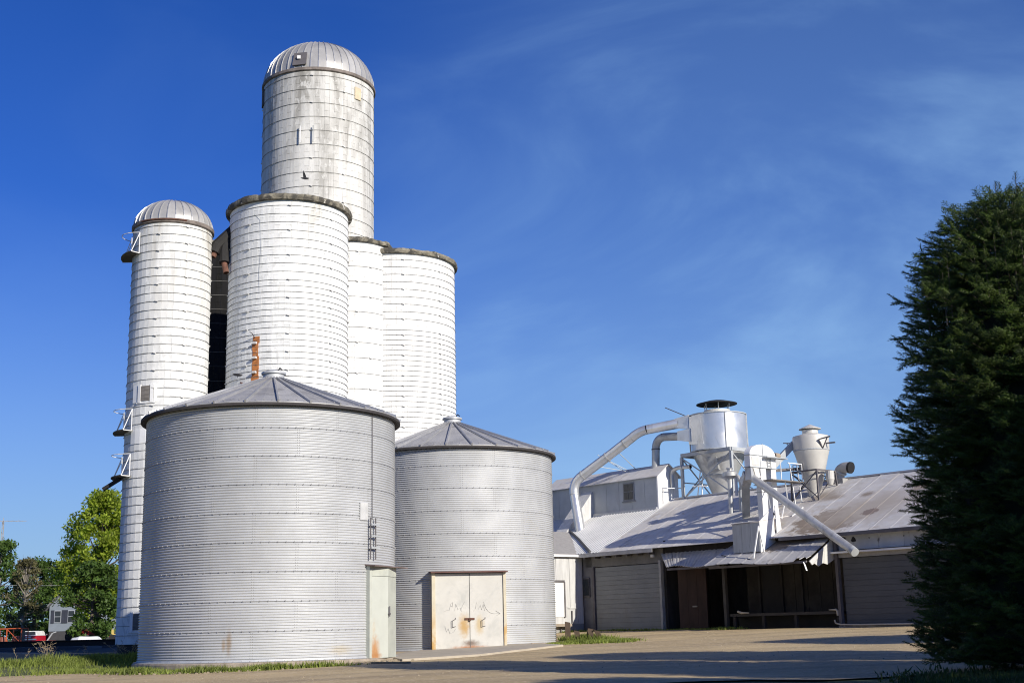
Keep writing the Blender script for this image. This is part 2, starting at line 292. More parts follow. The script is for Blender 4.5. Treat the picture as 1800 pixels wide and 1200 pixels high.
# ------------------------------------------------------------------ corrugated bins
RING = .8128
def arc_pt(cx, cy, az, r, z): return (cx + r * math.sin(az), cy - r * math.cos(az), z)   # az from the side facing the camera (-Y), positive to +X
def make_bin(cx, cy, R, zb, label, npan, seam0, cap_r):
    t = Thing('grain_bin', label, 'grain bin', (cx, cy, zb), group='galvanised grain bins in front of the silos')
    ns, seg, per, sub = 10, 20, 11, 6
    v = []; f = []; nz = per * sub
    for i in range(nz + 1):
        z = RING * i / nz; r = R + .038 * (-.5, .33, .5, .36, .08, -.24)[i % 6] + (.003 if i < 3 else 0)
        for j in range(seg + 1):
            a = 2 * PI / ns * (j / seg) * 1.004; v.append((r * math.cos(a), r * math.sin(a), z))
    for i in range(nz):
        for j in range(seg): q = i * (seg + 1) + j; f.append((q, q + 1, q + seg + 2, q + seg + 1))
    me = mesh_of('wall_sheet', v, f, galv, True)
    for k in range(9):
        for s_ in range(ns):
            t.inst('wall_sheet', me, loc=(0, 0, k * RING), rz=seam0 + 2 * PI / ns * (s_ + .5 * (k % 2)))
    bm = MB()
    for k in range(10):
        for j in range(104):
            a = 2 * PI * j / 104; p = Vector((cx + (R + .018) * math.cos(a), cy + (R + .018) * math.sin(a), zb + k * RING + .02)); bm.box(p - Vector((.013, .013, .013)), p + Vector((.013, .013, .013)))
    for k in range(9):
        for s_ in range(ns):
            a = seam0 + 2 * PI / ns * (s_ + .5 * (k % 2))
            for q in range(per):
                for da in (.004, .02):
                    p = Vector((cx + (R + .014) * math.cos(a + da), cy + (R + .014) * math.sin(a + da), zb + k * RING + (q) * RING / per + .03)); bm.box(p - Vector((.008, .008, .008)), p + Vector((.008, .008, .008)))
    t.part('bolt', bm, bolt_m, kind='stuff')
    t.part('foundation', MB().lathe([(R + .14, -.75), (R + .16, -.04), (R + .12, 0), (R - .1, 0)], (cx, cy, zb), 64), conc)
    t.part('base_flashing', MB().lathe([(R + .13, .004), (R + .03, .02), (R + .018, .07)], (cx, cy, zb), 64), galv)
    # roof
    H = 9 * RING; ze = H - .02; ro = R + .17; slope = 1.36 / (R + .17 - cap_r); zo = ze - .17 * slope * .8; zt = zo + (ro - cap_r) * slope
    da = 2 * PI / npan
    pm = MB(); c1, s1 = math.cos(da), math.sin(da)
    K_ = 5
    for i in range(K_ + 1):
        r = ro + (cap_r - ro) * i / K_; z = zo + (zt - zo) * i / K_
        pm.v += [(r, 0, z), (r * math.cos(da / 2), r * math.sin(da / 2), z + .012), (r * c1, r * s1, z)]
    for i in range(K_):
        q = i * 3; pm.f += [(q, q + 1, q + 4, q + 3), (q + 1, q + 2, q + 5, q + 4)]
    o = len(pm.v); pm.v += [(ro, 0, zo - .07), (ro * math.cos(da / 2), ro * math.sin(da / 2), zo - .06), (ro * c1, ro * s1, zo - .07)]; pm.f += [(o, o + 1, 1, 0), (o + 1, o + 2, 2, 1)]
    pme = mesh_of('roof_panel', pm.v, pm.f, galv_dull)
    rb = MB().bar((ro + .03, 0, zo + .01), (cap_r, 0, zt + .035), .05, .085); rme = mesh_of('roof_rib', rb.v, rb.f, rib_m)
    for j in range(npan):
        a = da * j + .05
        p = t.inst('roof_panel', pme, rz=a); t.inst('roof_rib', rme, parent=p)
    t.part('soffit', MB().lathe([(R - .02, H - .14), (R + .17, zo - .11), (R + .19, zo - .10), (R + .19, zo - .03), (R + .17, zo - .02)], (cx, cy, zb), 72), soffit)
    cp = t.part('roof_cap', MB().lathe([(cap_r + .1, zt - .09), (cap_r - .02, zt + .04), (cap_r - .03, zt + .2), (cap_r + .03, zt + .2), (cap_r + .03, zt + .26), (cap_r * .5, zt + .33), (0.001, zt + .35)], (cx, cy, zb), 28), galv, smooth=True)
    hd = MB().tube([arc_pt(cx, cy, .9, cap_r * .55, zb + zt + .3), arc_pt(cx, cy, .9, cap_r * .8, zb + zt + .38), arc_pt(cx, cy, .9, cap_r + .03, zb + zt + .3)], .02, 6)
    t.part('lid_handle', hd, black_st, parent=cp)
    return t, R, zt
B1 = (-7.63, 39.87, 3.83, .83); B2 = (-2.44, 49.9, 3.87, .87)
b1, _, _ = make_bin(*B1, 'large corrugated grain bin standing nearest the camera with a ladder beside its narrow rusty door', 27, .37, .36)
b2, _, _ = make_bin(*B2, 'corrugated grain bin with wide double doors standing between the near bin and the mill', 27, .12, .36)
# bin 1: narrow folded door, ladder, patch
cx, cy, R, zb = B1; L1 = math.atan2(cx, cy)         # line of sight azimuth
green_gray = mat('pale_green_door_paint', (.50, .52, .465), rough=.6, var=.06, scale=2, spots=[((-4.22, 38.0, 1.05), (.22, .25, .50), (.44, .21, .07), .9), ((-4.25, 38.05, 1.65), (.10, .2, .55), (.48, .31, .13), .9), ((-4.02, 37.85, 1.35), (.12, .2, .5), (.48, .29, .12), .9), ((-4.1, 37.95, .9), (.32, .3, .12), (.40, .19, .07), .9)])
door_fr = mat('pale_door_frame', (.47, .49, .43), rough=.6, var=.1)
zt1 = 3.46
a_ = math.degrees(-L1)                               # towards-camera direction of this bin
P1, P2, P3 = 47.5 + a_, 58.5 + a_, 71. + a_
def q1(phi, r, z): return Vector(arc_pt(cx, cy, math.radians(phi), r, z))
fr = MB()
fr.hexa([q1(P1 - 1.4, 3.80, zb), q1(P1, 3.80, zb), q1(P1, 3.97, zb), q1(P1 - 1.4, 3.97, zb), q1(P1 - 1.4, 3.80, zt1), q1(P1, 3.80, zt1), q1(P1, 3.97, zt1), q1(P1 - 1.4, 3.97, zt1)])
dr1 = MB().hexa([q1(P1, 3.80, zb), q1(P2, 3.88, zb), q1(P2, 4.05, zb), q1(P1, 3.94, zb), q1(P1, 3.80, zt1 - .3), q1(P2, 3.88, zt1 - .3), q1(P2, 4.05, zt1 - .3), q1(P1, 3.94, zt1 - .3)])
dr2 = MB().hexa([q1(P2 + .25, 3.88, zb), q1(P3, 3.80, zb), q1(P3, 3.98, zb), q1(P2 + .25, 4.04, zb), q1(P2 + .25, 3.88, zt1 - .3), q1(P3, 3.80, zt1 - .3), q1(P3, 3.98, zt1 - .3), q1(P2 + .25, 4.04, zt1 - .3)])
hdr = MB().hexa([q1(P1, 3.75, zt1 - .29), q1(P2, 3.8, zt1 - .29), q1(P2, 4.06, zt1 - .29), q1(P1, 3.95, zt1 - .29), q1(P1, 3.75, zt1), q1(P2, 3.8, zt1), q1(P2, 4.06, zt1), q1(P1, 3.95, zt1)])
hdr.hexa([q1(P2, 3.8, zt1 - .29), q1(P3, 3.75, zt1 - .29), q1(P3, 3.99, zt1 - .29), q1(P2, 4.06, zt1 - .29), q1(P2, 3.8, zt1), q1(P3, 3.75, zt1), q1(P3, 3.99, zt1), q1(P2, 4.06, zt1)])
bdr = MB().hexa([q1(P1 - 2.2, 3.78, zt1), q1(P3 + 2, 3.78, zt1), q1(P3 + 2.5, 4.32, zt1 - .03), q1(P1 - 2.2, 4.22, zt1 - .03), q1(P1 - 2.2, 3.78, zt1 + .05), q1(P3 + 2, 3.78, zt1 + .05), q1(P3 + 2.5, 4.32, zt1 + .0), q1(P1 - 2.2, 4.22, zt1 + .0)])
b1.part('door_frame', fr, door_fr); b1.part('door_header', hdr, door_fr)
dl = b1.part('door_leaf', dr1, green_gray, label='door leaf streaked with rust at the bottom'); d2 = b1.part('door_leaf', dr2, door_fr)
b1.part('door_awning', bdr, mat('brown_awning', (.16, .12, .11), rough=.8))
b1.part('door_latch', MB().bar(q1(P2 + .6, 4.08, 2.0), q1(P2 + .6, 4.08, 2.3), .035).bar(q1(P2 - .3, 4.09, 2.08), q1(P2 + 1.5, 4.07, 2.08), .04), frame_dk, parent=d2)
lad = MB(); la, lb = 47.3 + a_, 51.0 + a_
for a in (la, lb): lad.bar(q1(a, 3.93, 3.65), q1(a, 3.93, 4.86), .035)
ladder = b1.part('ladder', lad, frame_dk)
for z in (3.98, 4.32, 4.66): b1.part('rung', MB().bar(q1(la - .3, 3.97, z), q1(lb + 1.2, 3.99, z), .05), steel_pt, parent=ladder)
b1.part('patch_plate', MB().hexa([q1(41.6 + a_, 3.84, 4.78), q1(46.6 + a_, 3.84, 4.78), q1(46.6 + a_, 3.875, 4.78), q1(41.6 + a_, 3.875, 4.78), q1(41.6 + a_, 3.84, 5.29), q1(46.6 + a_, 3.84, 5.29), q1(46.6 + a_, 3.875, 5.29), q1(41.6 + a_, 3.875, 5.29)]), mat('light_patch_metal', (.60, .60, .58), rough=.5, metal=.2))
b1.part('cable', MB().tube([q1(49.6 + a_, 3.87, z) for z in (8.1, 7., 6., 5., 4.8)], .012, 5), frame_dk)
# bin 2: double doors
cx, cy, R, zb = B2
def TT(dx, z): a = math.radians(10.6); return (cx + dx * math.cos(a) + 3.94 * math.sin(a), cy + dx * math.sin(a) - 3.94 * math.cos(a), z)
tan_door = mat('worn_door_paint', (.55, .54, .50), rough=.55, var=.07, scale=1.5, rnd=.0,
               spots=[(TT(-.20, 1.70), (.24, .3, .50), (.46, .30, .12), .9), (TT(.35, 1.72), (.20, .3, .40), (.50, .40, .24), .9), (TT(.03, 1.10), (.36, .3, .14), (.20, .15, .12), .8), (TT(.0, .93), (1.0, .3, .12), (.36, .16, .07), .9)],
               col2=(.46, .46, .43), c2=(.5, .68, 1.3, (1, 1, 1)))
jamb = mat('rust_stained_jamb', (.55, .50, .38), rough=.7, var=.1, scale=3, col2=(.50, .30, .09), c2=(.36, .58, 2.0, (1, 1, .5)), zfade=(2.6, 1.2))
DT = math.radians(10.6)
def turn(p): x, y, z = p; return (cx + (x - cx) * math.cos(DT) - (y - cy) * math.sin(DT), cy + (x - cx) * math.sin(DT) + (y - cy) * math.cos(DT), z)
def turned(name, mb, m, **k): mb.v = [turn(p) for p in mb.v]; return b2.part(name, mb, m, **k)
dy = 45.955; x0, x1, xm, z0, z1 = cx - 1.215, cx + 1.215, cx, zb, 3.52
for a, b in ((x0, xm - .008), (xm + .008, x1)):
    lf = turned('door_leaf', MB().box((a, dy, z0 + .03), (b, dy + .06, z1)), tan_door)
    hx = xm - .56 if a == x0 else xm + .50
    turned('door_handle', MB().tube([(hx + .05, dy, 1.98), (hx + .05, dy - .02, 1.94), (hx - .07, dy - .06, 1.88), (hx - .07, dy - .06, 1.66), (hx + .05, dy, 1.68)], .014, 5), frame_dk, parent=lf)
    st = MB().bar((a + (.03 if a == x0 else 0), dy - .005, z0 + .05), (a + (.03 if a == x0 else 0), dy - .005, z1), .012)
    if a != x0: turned('centre_seam', st, seam_m, parent=lf)
turned('door_latch', MB().box((xm - .18, dy - .03, 1.90), (xm + .17, dy, 1.97)).box((xm - .03, dy - .07, 1.86), (xm + .03, dy - .03, 1.95)), rust_pipe)
turned('door_jamb', MB().box((x0 - .13, dy - .05, z0), (x0 - .005, dy + .35, z1 + .02)), jamb)
turned('door_jamb', MB().box((x1 + .005, dy - .05, z0), (x1 + .10, dy + .35, z1 + .02)), jamb)
turned('door_header', MB().hexa([(x0 - .18, dy - .22, z1 + .02), (x1 + .15, dy - .22, z1 + .02), (x1 + .15, dy + .4, z1 + .03), (x0 - .18, dy + .4, z1 + .03), (x0 - .18, dy - .22, z1 + .06), (x1 + .15, dy - .22, z1 + .06), (x1 + .15, dy + .4, z1 + .10), (x0 - .18, dy + .4, z1 + .10)]), mat('rusty_header', (.14, .07, .06), rough=.8))
turned('door_sill', MB().box((x0 - .2, dy - .12, z0 - .25), (x1 + .2, dy + .3, z0 + .02)), conc)
gf = MB()
def scr(pts, w_=.014):
    pts = [(p[0] - .71, p[1]) for p in pts]
    for p, q in zip(pts[:-1], pts[1:]): gf.bar((p[0], dy - .004, p[1]), (q[0], dy - .004, q[1]), w_, .004)
scr([(-1.22, 2.52), (-1.2, 2.42), (-1.14, 2.28), (-1.06, 2.18), (-.96, 2.12), (-.86, 2.10), (-.66, 2.10)], .018); scr([(-.80, 2.20), (-.63, 2.10), (-.79, 2.02)], .022)
scr([(-2.66, 2.2), (-2.56, 2.24), (-2.46, 2.24), (-2.40, 2.46), (-2.34, 2.52), (-2.32, 2.36), (-2.42, 2.40)]); scr([(-2.26, 2.22), (-2.22, 2.46), (-2.14, 2.26), (-2.06, 2.32), (-2.02, 2.2)]); scr([(-2.05, 2.22), (-2.00, 2.36), (-1.9, 2.54)])
scr([(-1.60, 2.2), (-1.52, 2.28), (-1.48, 2.5)]); scr([(-1.42, 2.26), (-1.34, 2.40), (-1.30, 2.24), (-1.24, 2.44), (-1.19, 2.2)]); scr([(-2.62, 1.7), (-2.56, 1.5), (-2.5, 1.62), (-2.44, 1.44), (-2.3, 1.5), (-2.24, 1.6)])
turned('scribble', gf, mat('pencil_grey', (.30, .30, .30), rough=.8), kind='stuff')

# ------------------------------------------------------------------ stave silos
def make_silo(name, label, cx, cy, R, z0, z1, m, hoops, rows, front_z, lug=(.35, -.35), nst=None):
    t = Thing('stave_silo', label, 'silo', (cx, cy, z0), group='white and grey stave silos of the mill')
    n = nst or int(round(2 * PI * R / .254)); wd = 2 * (R) * math.tan(PI / n) * .99; h = .762 * .994
    def stave(hh):
        e = .007; a, b = -wd / 2, wd / 2; r0, r1 = R - .05, R
        return [(r0, a, 0), (r0, b, 0), (r0, b, hh), (r0, a, hh), (r1 - e, a, 0), (r1 - e, b, 0), (r1 - e, b, hh), (r1 - e, a, hh), (r1, a + e, e), (r1, b - e, e), (r1, b - e, hh - e), (r1, a + e, hh - e)], \
               [(4, 5, 9, 8), (5, 6, 10, 9), (6, 7, 11, 10), (7, 4, 8, 11), (8, 9, 10, 11), (0, 1, 5, 4), (2, 3, 7, 6), (1, 2, 6, 5), (3, 0, 4, 7)]
    sv, sf = stave(h); sme = mesh_of('stave', sv, sf, m)
    los = math.atan2(-cy, -cx)                       # angle that faces the camera
    cells = []
    for k in range(n):
        a = 2 * PI * k / n; off = .381 * (k % 2); z = z0 - off
        while z < z1 - .01:
            za, zb_ = max(z, z0), min(z + .762, z1)
            d = abs((a - los + PI) % (2 * PI) - PI)
            cells.append((d, a, za, zb_)); z += .762
    vis = sorted([c for c in cells if c[0] < 1.35 and front_z[0] < c[2] < front_z[1] and c[3] - c[2] > .75], key=lambda c: c[0])[:300]
    vset = set((c[1], c[2]) for c in vis)
    for d, a, za, zb_ in vis: t.inst('stave', sme, loc=(random.uniform(-.002, .002), random.uniform(-.002, .002), za - z0), rz=a)
    rest = MB()
    for d, a, za, zb_ in cells:
        if (a, za) in vset: continue
        v, f = stave(zb_ - za - .005); c, s_ = math.cos(a), math.sin(a)
        rest.add([(cx + p[0] * c - p[1] * s_, cy + p[0] * s_ + p[1] * c, p[2] + za) for p in v], f)
    t.part('stave_rows', rest, m, kind='stuff')
    t.part('inner_wall', MB().lathe([(R - .02, z0), (R - .02, z1)], (cx, cy, 0), 64), joint_m)
    # hoops
    hm = []
    for la_ in lug:
        hb = MB(); nn = 56; rr = .010
        for j in range(nn):
            a = 2 * PI * j / nn; 
            for q in range(4): b = PI / 4 + PI / 2 * q; r = R + .018 + rr * math.cos(b); hb.v.append((r * math.cos(a), r * math.sin(a), rr * math.sin(b)))
        for j in range(nn):
            for q in range(4): hb.f.append((j * 4 + q, j * 4 + (q + 1) % 4, ((j + 1) % nn) * 4 + (q + 1) % 4, ((j + 1) % nn) * 4 + q))
        lgm = MB()
        for s_ in range(3):
            a = los + la_ + s_ * 2 * PI / 3; r = R + .05; u = Vector((-math.sin(a), math.cos(a), 0)); p = Vector((r * math.cos(a), r * math.sin(a), 0))
            lgm.bar(p - u * .07 + Vector((0, 0, .025)), p + u * .07 - Vector((0, 0, .015)), .045, .04)
        hm.append((mesh_of('hoop', hb.v, hb.f, hoop_m), mesh_of('hoop_lug', lgm.v, lgm.f, hoop_p)))
    for i, z in enumerate(hoops):
        hme, lme = hm[i % len(hm)]
        hb_ = t.inst('hoop', hme, loc=(0, 0, z - z0)); t.inst('hoop_lug', lme, parent=hb_)
    return t
def rng(a, b, s_):
    out = []; z = a
    while z > b: out.append(z); z -= s_
    return out
SL = (-15.22, 55.1, 1.72); SM = (-10.27, 56.8, 2.72); ST = (-10.24, 64.9, 2.98); SR = (-5.98, 64., 3.05); SC = (-8.06, 62., 2.0); SB = (-15.95, 67.4, 3.0)
tL = make_silo('L', 'slim domed white silo at the left end with railed platforms up its side', *SL, 1.27, 19.42, white_l, rng(19.15, 1.4, .381), 0, (4., 19.))
tM = make_silo('M', 'flat-topped white silo behind the near bin with a rusty strip on its face', *SM, 1.0, 20.46, white_m, rng(20.2, 16.7, .381) + rng(16.5, 1.2, .27), 0, (9., 20.4), (.0, .75, -.7))
tR = make_silo('R', 'flat-topped white silo at the right end of the silo row', *SR, 1.0, 19.92, white_r, rng(19.6, 16.2, .381) + rng(16.0, 1.2, .254), 0, (9., 20.), (.12, .8))
tC = make_silo('C', 'narrow flat-topped white silo wedged between the two flat-topped silos', *SC, 1.0, 20.3, white_r, rng(19.8, 1.2, .762), 0, (10., 20.), (.15, .5))
tT = make_silo('T', 'tallest silo with weathered grey staves and a ribbed metal dome', *ST, 1.0, 30.4, gray_t, rng(30.0, 1.2, .762), 0, (20., 30.5), (-.12, .45))
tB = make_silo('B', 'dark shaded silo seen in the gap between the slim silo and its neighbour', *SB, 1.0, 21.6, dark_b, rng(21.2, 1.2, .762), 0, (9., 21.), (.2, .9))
def rim(t, c, z, zt, ro, seed):
    cx, cy, R = c; rs = np.random.default_rng(seed); n = 120; mb = MB(); prof = [(R - .12, 0), (R + ro, .02), (R + ro + .03, (zt - z) * .5), (R + ro, zt - z), (R - .12, zt - z + .02)]
    k = len(prof); ws = np.convolve(rs.normal(0, 1, n * 3), np.ones(5) / 5, 'same')[n:2 * n]
    for j in range(n):
        a = 2 * PI * j / n
        for i, (r, zz) in enumerate(prof):
            j1 = ws[j] * .025 if i in (1, 2, 3) else 0; j2 = ws[(j * 7) % n] * .018 + ws[j] * .045 if i >= 3 else ws[j] * .012
            mb.v.append((cx + (r + j1) * math.cos(a), cy + (r + j1) * math.sin(a), z + zz + j2))
    for j in range(n):
        for i in range(k - 1): mb.f.append((j * k + i, ((j + 1) % n) * k + i, ((j + 1) % n) * k + i + 1, j * k + i + 1))
    t.part('rim', mb, rim_m)
    t.part('roof_deck', MB().lathe([(R, zt), (.01, zt + .1)], (cx, cy, 0), 32), rim_m)
rim(tM, SM, 20.45, 20.73, .17, 1); rim(tC, SC, 20.28, 20.50, .14, 2); rim(tR, SR, 19.90, 20.16, .15, 3); rim(tB, SB, 21.55, 21.85, .2, 4)
def dome(t, c, z, h, n, R, m=dome_m):
    cx, cy, _ = c; da = 2 * PI / n; pm = MB(); K_ = 9
    for i in range(K_ + 1):
        b = PI / 2 * i / K_ * .985; r = R * math.cos(b); zz = h * math.sin(b)
        pm.v += [(r, 0, zz), (r * math.cos(da), r * math.sin(da), zz)]
    pm.f += [(2 * i, 2 * i + 1, 2 * i + 3, 2 * i + 2) for i in range(K_)]
    me = mesh_of('dome_panel', pm.v, pm.f, m, True)
    rb = MB().tube([((R + .012) * math.cos(PI / 2 * i / K_ * .98), 0, (h + .012) * math.sin(PI / 2 * i / K_ * .98)) for i in range(K_ + 1)], .028, 4)
    rme = mesh_of('dome_rib', rb.v, rb.f, rib_m)
    for j in range(n):
        p = t.inst('dome_panel', me, loc=(0, 0, z - t.o.z), rz=da * j); t.inst('dome_rib', rme, parent=p)
    t.part('dome_collar', MB().lathe([(R + .01, -.16), (R + .07, -.12), (R + .07, .03), (R - .02, .05)], (cx, cy, z), 64), mat('dark_collar', (.19, .16, .14), rough=.8, var=.4, scale=3))
    t.part('dome_tip', MB().lathe([(.22, h - .02), (.16, h + .04), (.001, h + .06)], (cx, cy, z), 16), rib_m)
dome(tL, SL, 19.45, 1.32, 30, 1.74); dome(tT, ST, 30.42, 2.52, 44, 3.0)
def on(c, px_az, r, z):      # a point on a silo, az (degrees) from the direction that faces the camera, positive to the right
    a = math.atan2(-c[1], -c[0]) + math.radians(px_az); return Vector((c[0] + r * math.cos(a), c[1] + r * math.sin(a), z))
def plate(c, az0, az1, r0, r1, z0, z1, k=4):
    mb = MB()
    for i in range(k):
        a, b = az0 + (az1 - az0) * i / k, az0 + (az1 - az0) * (i + 1) / k
        mb.hexa([on(c, a, r0, z0), on(c, b, r0, z0), on(c, b, r1, z0), on(c, a, r1, z0), on(c, a, r0, z1), on(c, b, r0, z1), on(c, b, r1, z1), on(c, a, r1, z1)])
    return mb
# tall silo fittings
def domept(c, az, z, R, h, e=0.): b = math.asin(z / 2.52); return on(c, az, R * math.cos(b) + e, 30.42 + z)
hq = [domept(ST, a, z, 3.0, 3.0, e) for z in (.18, .95) for e in (.04, .12) for a in ((-27, -13) if e == .04 else (-13, -27))]
tT.part('dome_hatch', MB().hexa([hq[0], hq[1], hq[2], hq[3], hq[4], hq[5], hq[6], hq[7]]), mat('dark_hatch', (.13, .12, .125), rough=.7))
c0 = domept(ST, -20.5, .62, 3.0, 3.0, .14); tT.part('vent_plate', MB().box(c0 - Vector((.09, .02, .09)), c0 + Vector((.09, .02, .09))), white_pt)
tT.part('beige_panel', plate(ST, 38.5, 46.5, 2.95, 3.045, 29.05, 29.72), mat('beige_board', (.62, .52, .36), rough=.8))
tT.part('side_hatch', plate(ST, -86, -76, 2.95, 3.06, 29.2, 30.1), mat('dark_side_hatch', (.10, .095, .09), rough=.9))
for a in (-17.5, -5.2): tT.part('ladder_rail', MB().bar(on(ST, a, 3.12, 26.25), on(ST, a, 3.12, 27.15), .05), white_pt if a < -10 else steel_pt)
# slim silo fittings
def hatch(t, c, az0, az1, z0, z1, fw, panel):
    R = c[2]; h = t.part('hatch', plate(c, az0, az1, R - .03, R + .035, z0, z1), panel)
    for a in (az0, az1): t.part('hatch_frame', plate(c, a - 2.2, a + 2.2, R, R + .06, z0 - .08, z1 + .06, 1), fw, parent=h)
    t.part('hatch_sill', plate(c, az0 - 5, az1 + 5, R, R + .05, z0 - .12, z0 - .06), fw, parent=h)
hatch(tL, SL, -41, -21.5, 11.38, 12.02, white_pt, grey_hatch)
tL.part('hatch_board', plate(SL, -18.5, -14, 1.72, 1.75, 11.32, 12.06, 1), white_pt); tL.part('hatch_board', plate(SL, -54, -45, 1.72, 1.75, 11.32, 12.06, 1), white_pt)
tL.part('access_door', plate(SL, -55, -20, 1.70, 1.75, 9.55, 10.16), white_pt)
hatch(tL, SL, -38, -20, 1.85, 2.5, white_pt, grey_hatch)
for zf in (18.0, 10.13, 8.2):
    p = tL.part('platform', plate(SL, -104, -52, 1.74, 2.22, zf, zf + .035, 5), mat('platform_grating', (.16, .145, .11), rough=.8))
    c = SL
    rl = MB()
    for a in (-104, -52):
        A_, B_, D_ = on(c, a, 1.80, zf), on(c, a, 2.22, zf), on(c, a, 1.80, zf + .95)
        rl.bar(A_, D_, .035).bar(B_, D_, .03).bar(A_, B_, .03)
    rl.tube([on(c, -104 + 52 * i / 8, 1.82 + .42 * math.sin(PI * i / 8), zf + .95) for i in range(9)], .018, 5)
    rl.bar(on(c, -104, 2.22, zf + .04), on(c, -52, 2.22, zf + .04), .03).bar(on(c, -78, 1.80, zf), on(c, -78, 1.80, zf + .9), .035).bar(on(c, -78, 1.8, zf + .9), on(c, -104, 2.22, zf), .025)
    tL.part('railing', rl, white_pt, parent=p)
tL.part('chute', MB().bar(on(SL, -76, 1.85, 8.16), on(SL, -84, 2.5, 7.72), .2, .13), black_st)
tL.part('rusty_roof_edge', MB().tube([on(SL, a, 1.83, 19.42) for a in range(-48, 20, 6)], .035, 5), rust_pipe)
tL.part('base_ring', MB().lathe([(1.66, .3), (1.66, 1.27)], (SL[0], SL[1], 0), 32), black_st)
# middle silo fittings
rsm = MB()
for i in range(9):
    q = plate(SM, -33.6 + random.uniform(-.5, .7), -26.6 + random.uniform(-.9, .6), 2.70, 2.735 + .008 * (i % 2), 11.6 + i * .295, 11.6 + i * .295 + .294, 1); rsm.add(q.v, q.f)
tM.part('rusty_strip', rsm, rust)
for z in (12.6, 13.25, 13.9): tM.part('strip_bracket', plate(SM, -31.5, -28, 2.78, 2.90, z, z + .09, 1), hoop_p)
tM.part('strip_hook', MB().tube([on(SM, -31, 2.75, 14.2), on(SM, -31, 2.95, 14.35), on(SM, -33, 3.0, 14.42)], .02, 5), frame_dk)
tM.part('bird_bracket', MB().bar(on(SM, -47, 2.72, 12.3), on(SM, -40, 2.95, 12.15), .05), rust_pipe)
tM.part('downwire', MB().tube([on(SM, a, 2.76, z) for a, z in ((-33, 19.9), (-27.5, 19.6), (-26, 18.2), (-27.5, 17.2), (-26.5, 16.2))], .005, 4), steel_pt)
# distributor chutes between the two silos
ch = Thing('grain_chute', 'black rusted forked grain chute hanging in the gap beside the slim silo', 'grain chute', (-13.1, 55.6, 17.3))
ch.part('chute_trunk', MB().tube([(-12.75, 56.2, 19.75), (-13.0, 55.8, 19.3), (-13.35, 55.5, 18.8), (-13.45, 55.45, 18.5)], .27, 10), black_st)
ch.part('spout', MB().tube([(-13.3, 55.5, 18.78), (-13.48, 55.42, 18.28)], .14, 12, caps=False), rust_pipe)
ch.part('chute_trunk', MB().tube([(-13.0, 55.8, 19.2), (-13.02, 55.65, 18.6), (-12.97, 55.5, 18.0)], .24, 10), black_st)
ch.part('spout', MB().tube([(-12.98, 55.52, 18.05), (-12.84, 55.4, 17.5)], .13, 12, caps=False), rust_pipe)
ch.part('hanger', MB().bar((-12.75, 56.2, 19.7), (-12.2, 56.4, 19.9), .12).bar((-13.4, 55.5, 18.6), (-13.75, 55.4, 19.1), .07), black_st)
# birds
def bird(p, s_, fly, label):
    t = Thing('bird', label, 'bird', p)
    t.part('body', MB().tube([Vector(p) + Vector(q) * s_ for q in ((-.5, 0, .06), (-.3, 0, .02), (0, 0, 0), (.28, 0, -.03), (.42, 0, -.02), (.5, 0, -.04))], [.03 * s_, .09 * s_, .14 * s_, .11 * s_, .07 * s_, .015 * s_], 8), bird_m, smooth=True)
    P = Vector(p)
    if fly:
        for sy in (-1, 1): t.part('wing', MB().add([P + Vector(q) * s_ for q in ((-.18, .05 * sy, .05), (.18, .05 * sy, .05), (.02, .35 * sy, .55), (-.12, .42 * sy, .85), (-.2, .25 * sy, .45), (-.18, .05 * sy, .02), (.18, .05 * sy, .02), (.02, .35 * sy, .53), (-.12, .42 * sy, .83), (-.2, .25 * sy, .43))], [(0, 1, 2, 3, 4), (9, 8, 7, 6, 5), (0, 5, 6, 1), (1, 6, 7, 2), (2, 7, 8, 3), (3, 8, 9, 4), (4, 9, 5, 0)]), bird_m)
    else:
        t.part('wing', MB().tube([P + Vector(q) * s_ for q in ((-.5, -.1, .12), (0, -.12, .06), (.25, -.1, .04))], [.02 * s_, .08 * s_, .05 * s_], 6), bird_m); t.part('leg', MB().bar(P + Vector((0, 0, -.1)) * s_, P + Vector((0, 0, -.3)) * s_, .02), bird_m)
bird((-10.12, 60., 23.62), .42, True, 'dark bird flying with raised wings in front of the tallest silo')
bird((-11.88, 53.95, 12.5), .42, False, 'dark bird perched on a bracket left of the rusty strip')

# ------------------------------------------------------------------ the mill building (building frame)
bt = Thing('mill_building', 'long low mill building with grey metal roof and raised monitor behind the bins', 'building', (0, 0, 1.3), 'B')
def B(name, a, b, m, parent=None, **k): return bt.part(name, MB().box(a, b), m, parent, **k)
EY, EZ, TB = -.3, 4.93, .5
def rz(y): return EZ + TB * (y - EY)
RY, RZ = 5.0, EZ + TB * 5.3
XE = 27.0
# roof sheets: ribbed steel on the left part, flat painted sheets on the rest
def slope_sheet(w_, y0, y1, ribs, lift=0.):
    mb = MB(); 
    if ribs:
        xs_, hs_ = [], []
        for q in range(5):
            for dx, h in ((0, 0), (.02, .03), (.05, .03), (.08, 0)): xs_.append(q * w_ / 5 + dx); hs_.append(h)
        xs_.append(w_); hs_.append(0)
    else: xs_ = [0, .05, w_]; hs_ = [.012, 0, 0]
    nn = len(xs_) - 1
    for i, x in enumerate(xs_):
        for y in (y0, y1): mb.v.append((x, y, rz(y) + hs_[i] + lift))
    mb.f = [(2 * i, 2 * i + 2, 2 * i + 3, 2 * i + 1) for i in range(nn)]
    k = len(mb.v); mb.v += [(p[0], p[1], p[2] - .02 - (h if False else 0)) for p in mb.v[:k]]
    mb.f += [(k + 2 * i + 1, k + 2 * i + 3, k + 2 * i + 2, k + 2 * i) for i in range(nn)] + [(2 * i + 2, 2 * i, k + 2 * i, k + 2 * i + 2) for i in range(nn)]
    return mb
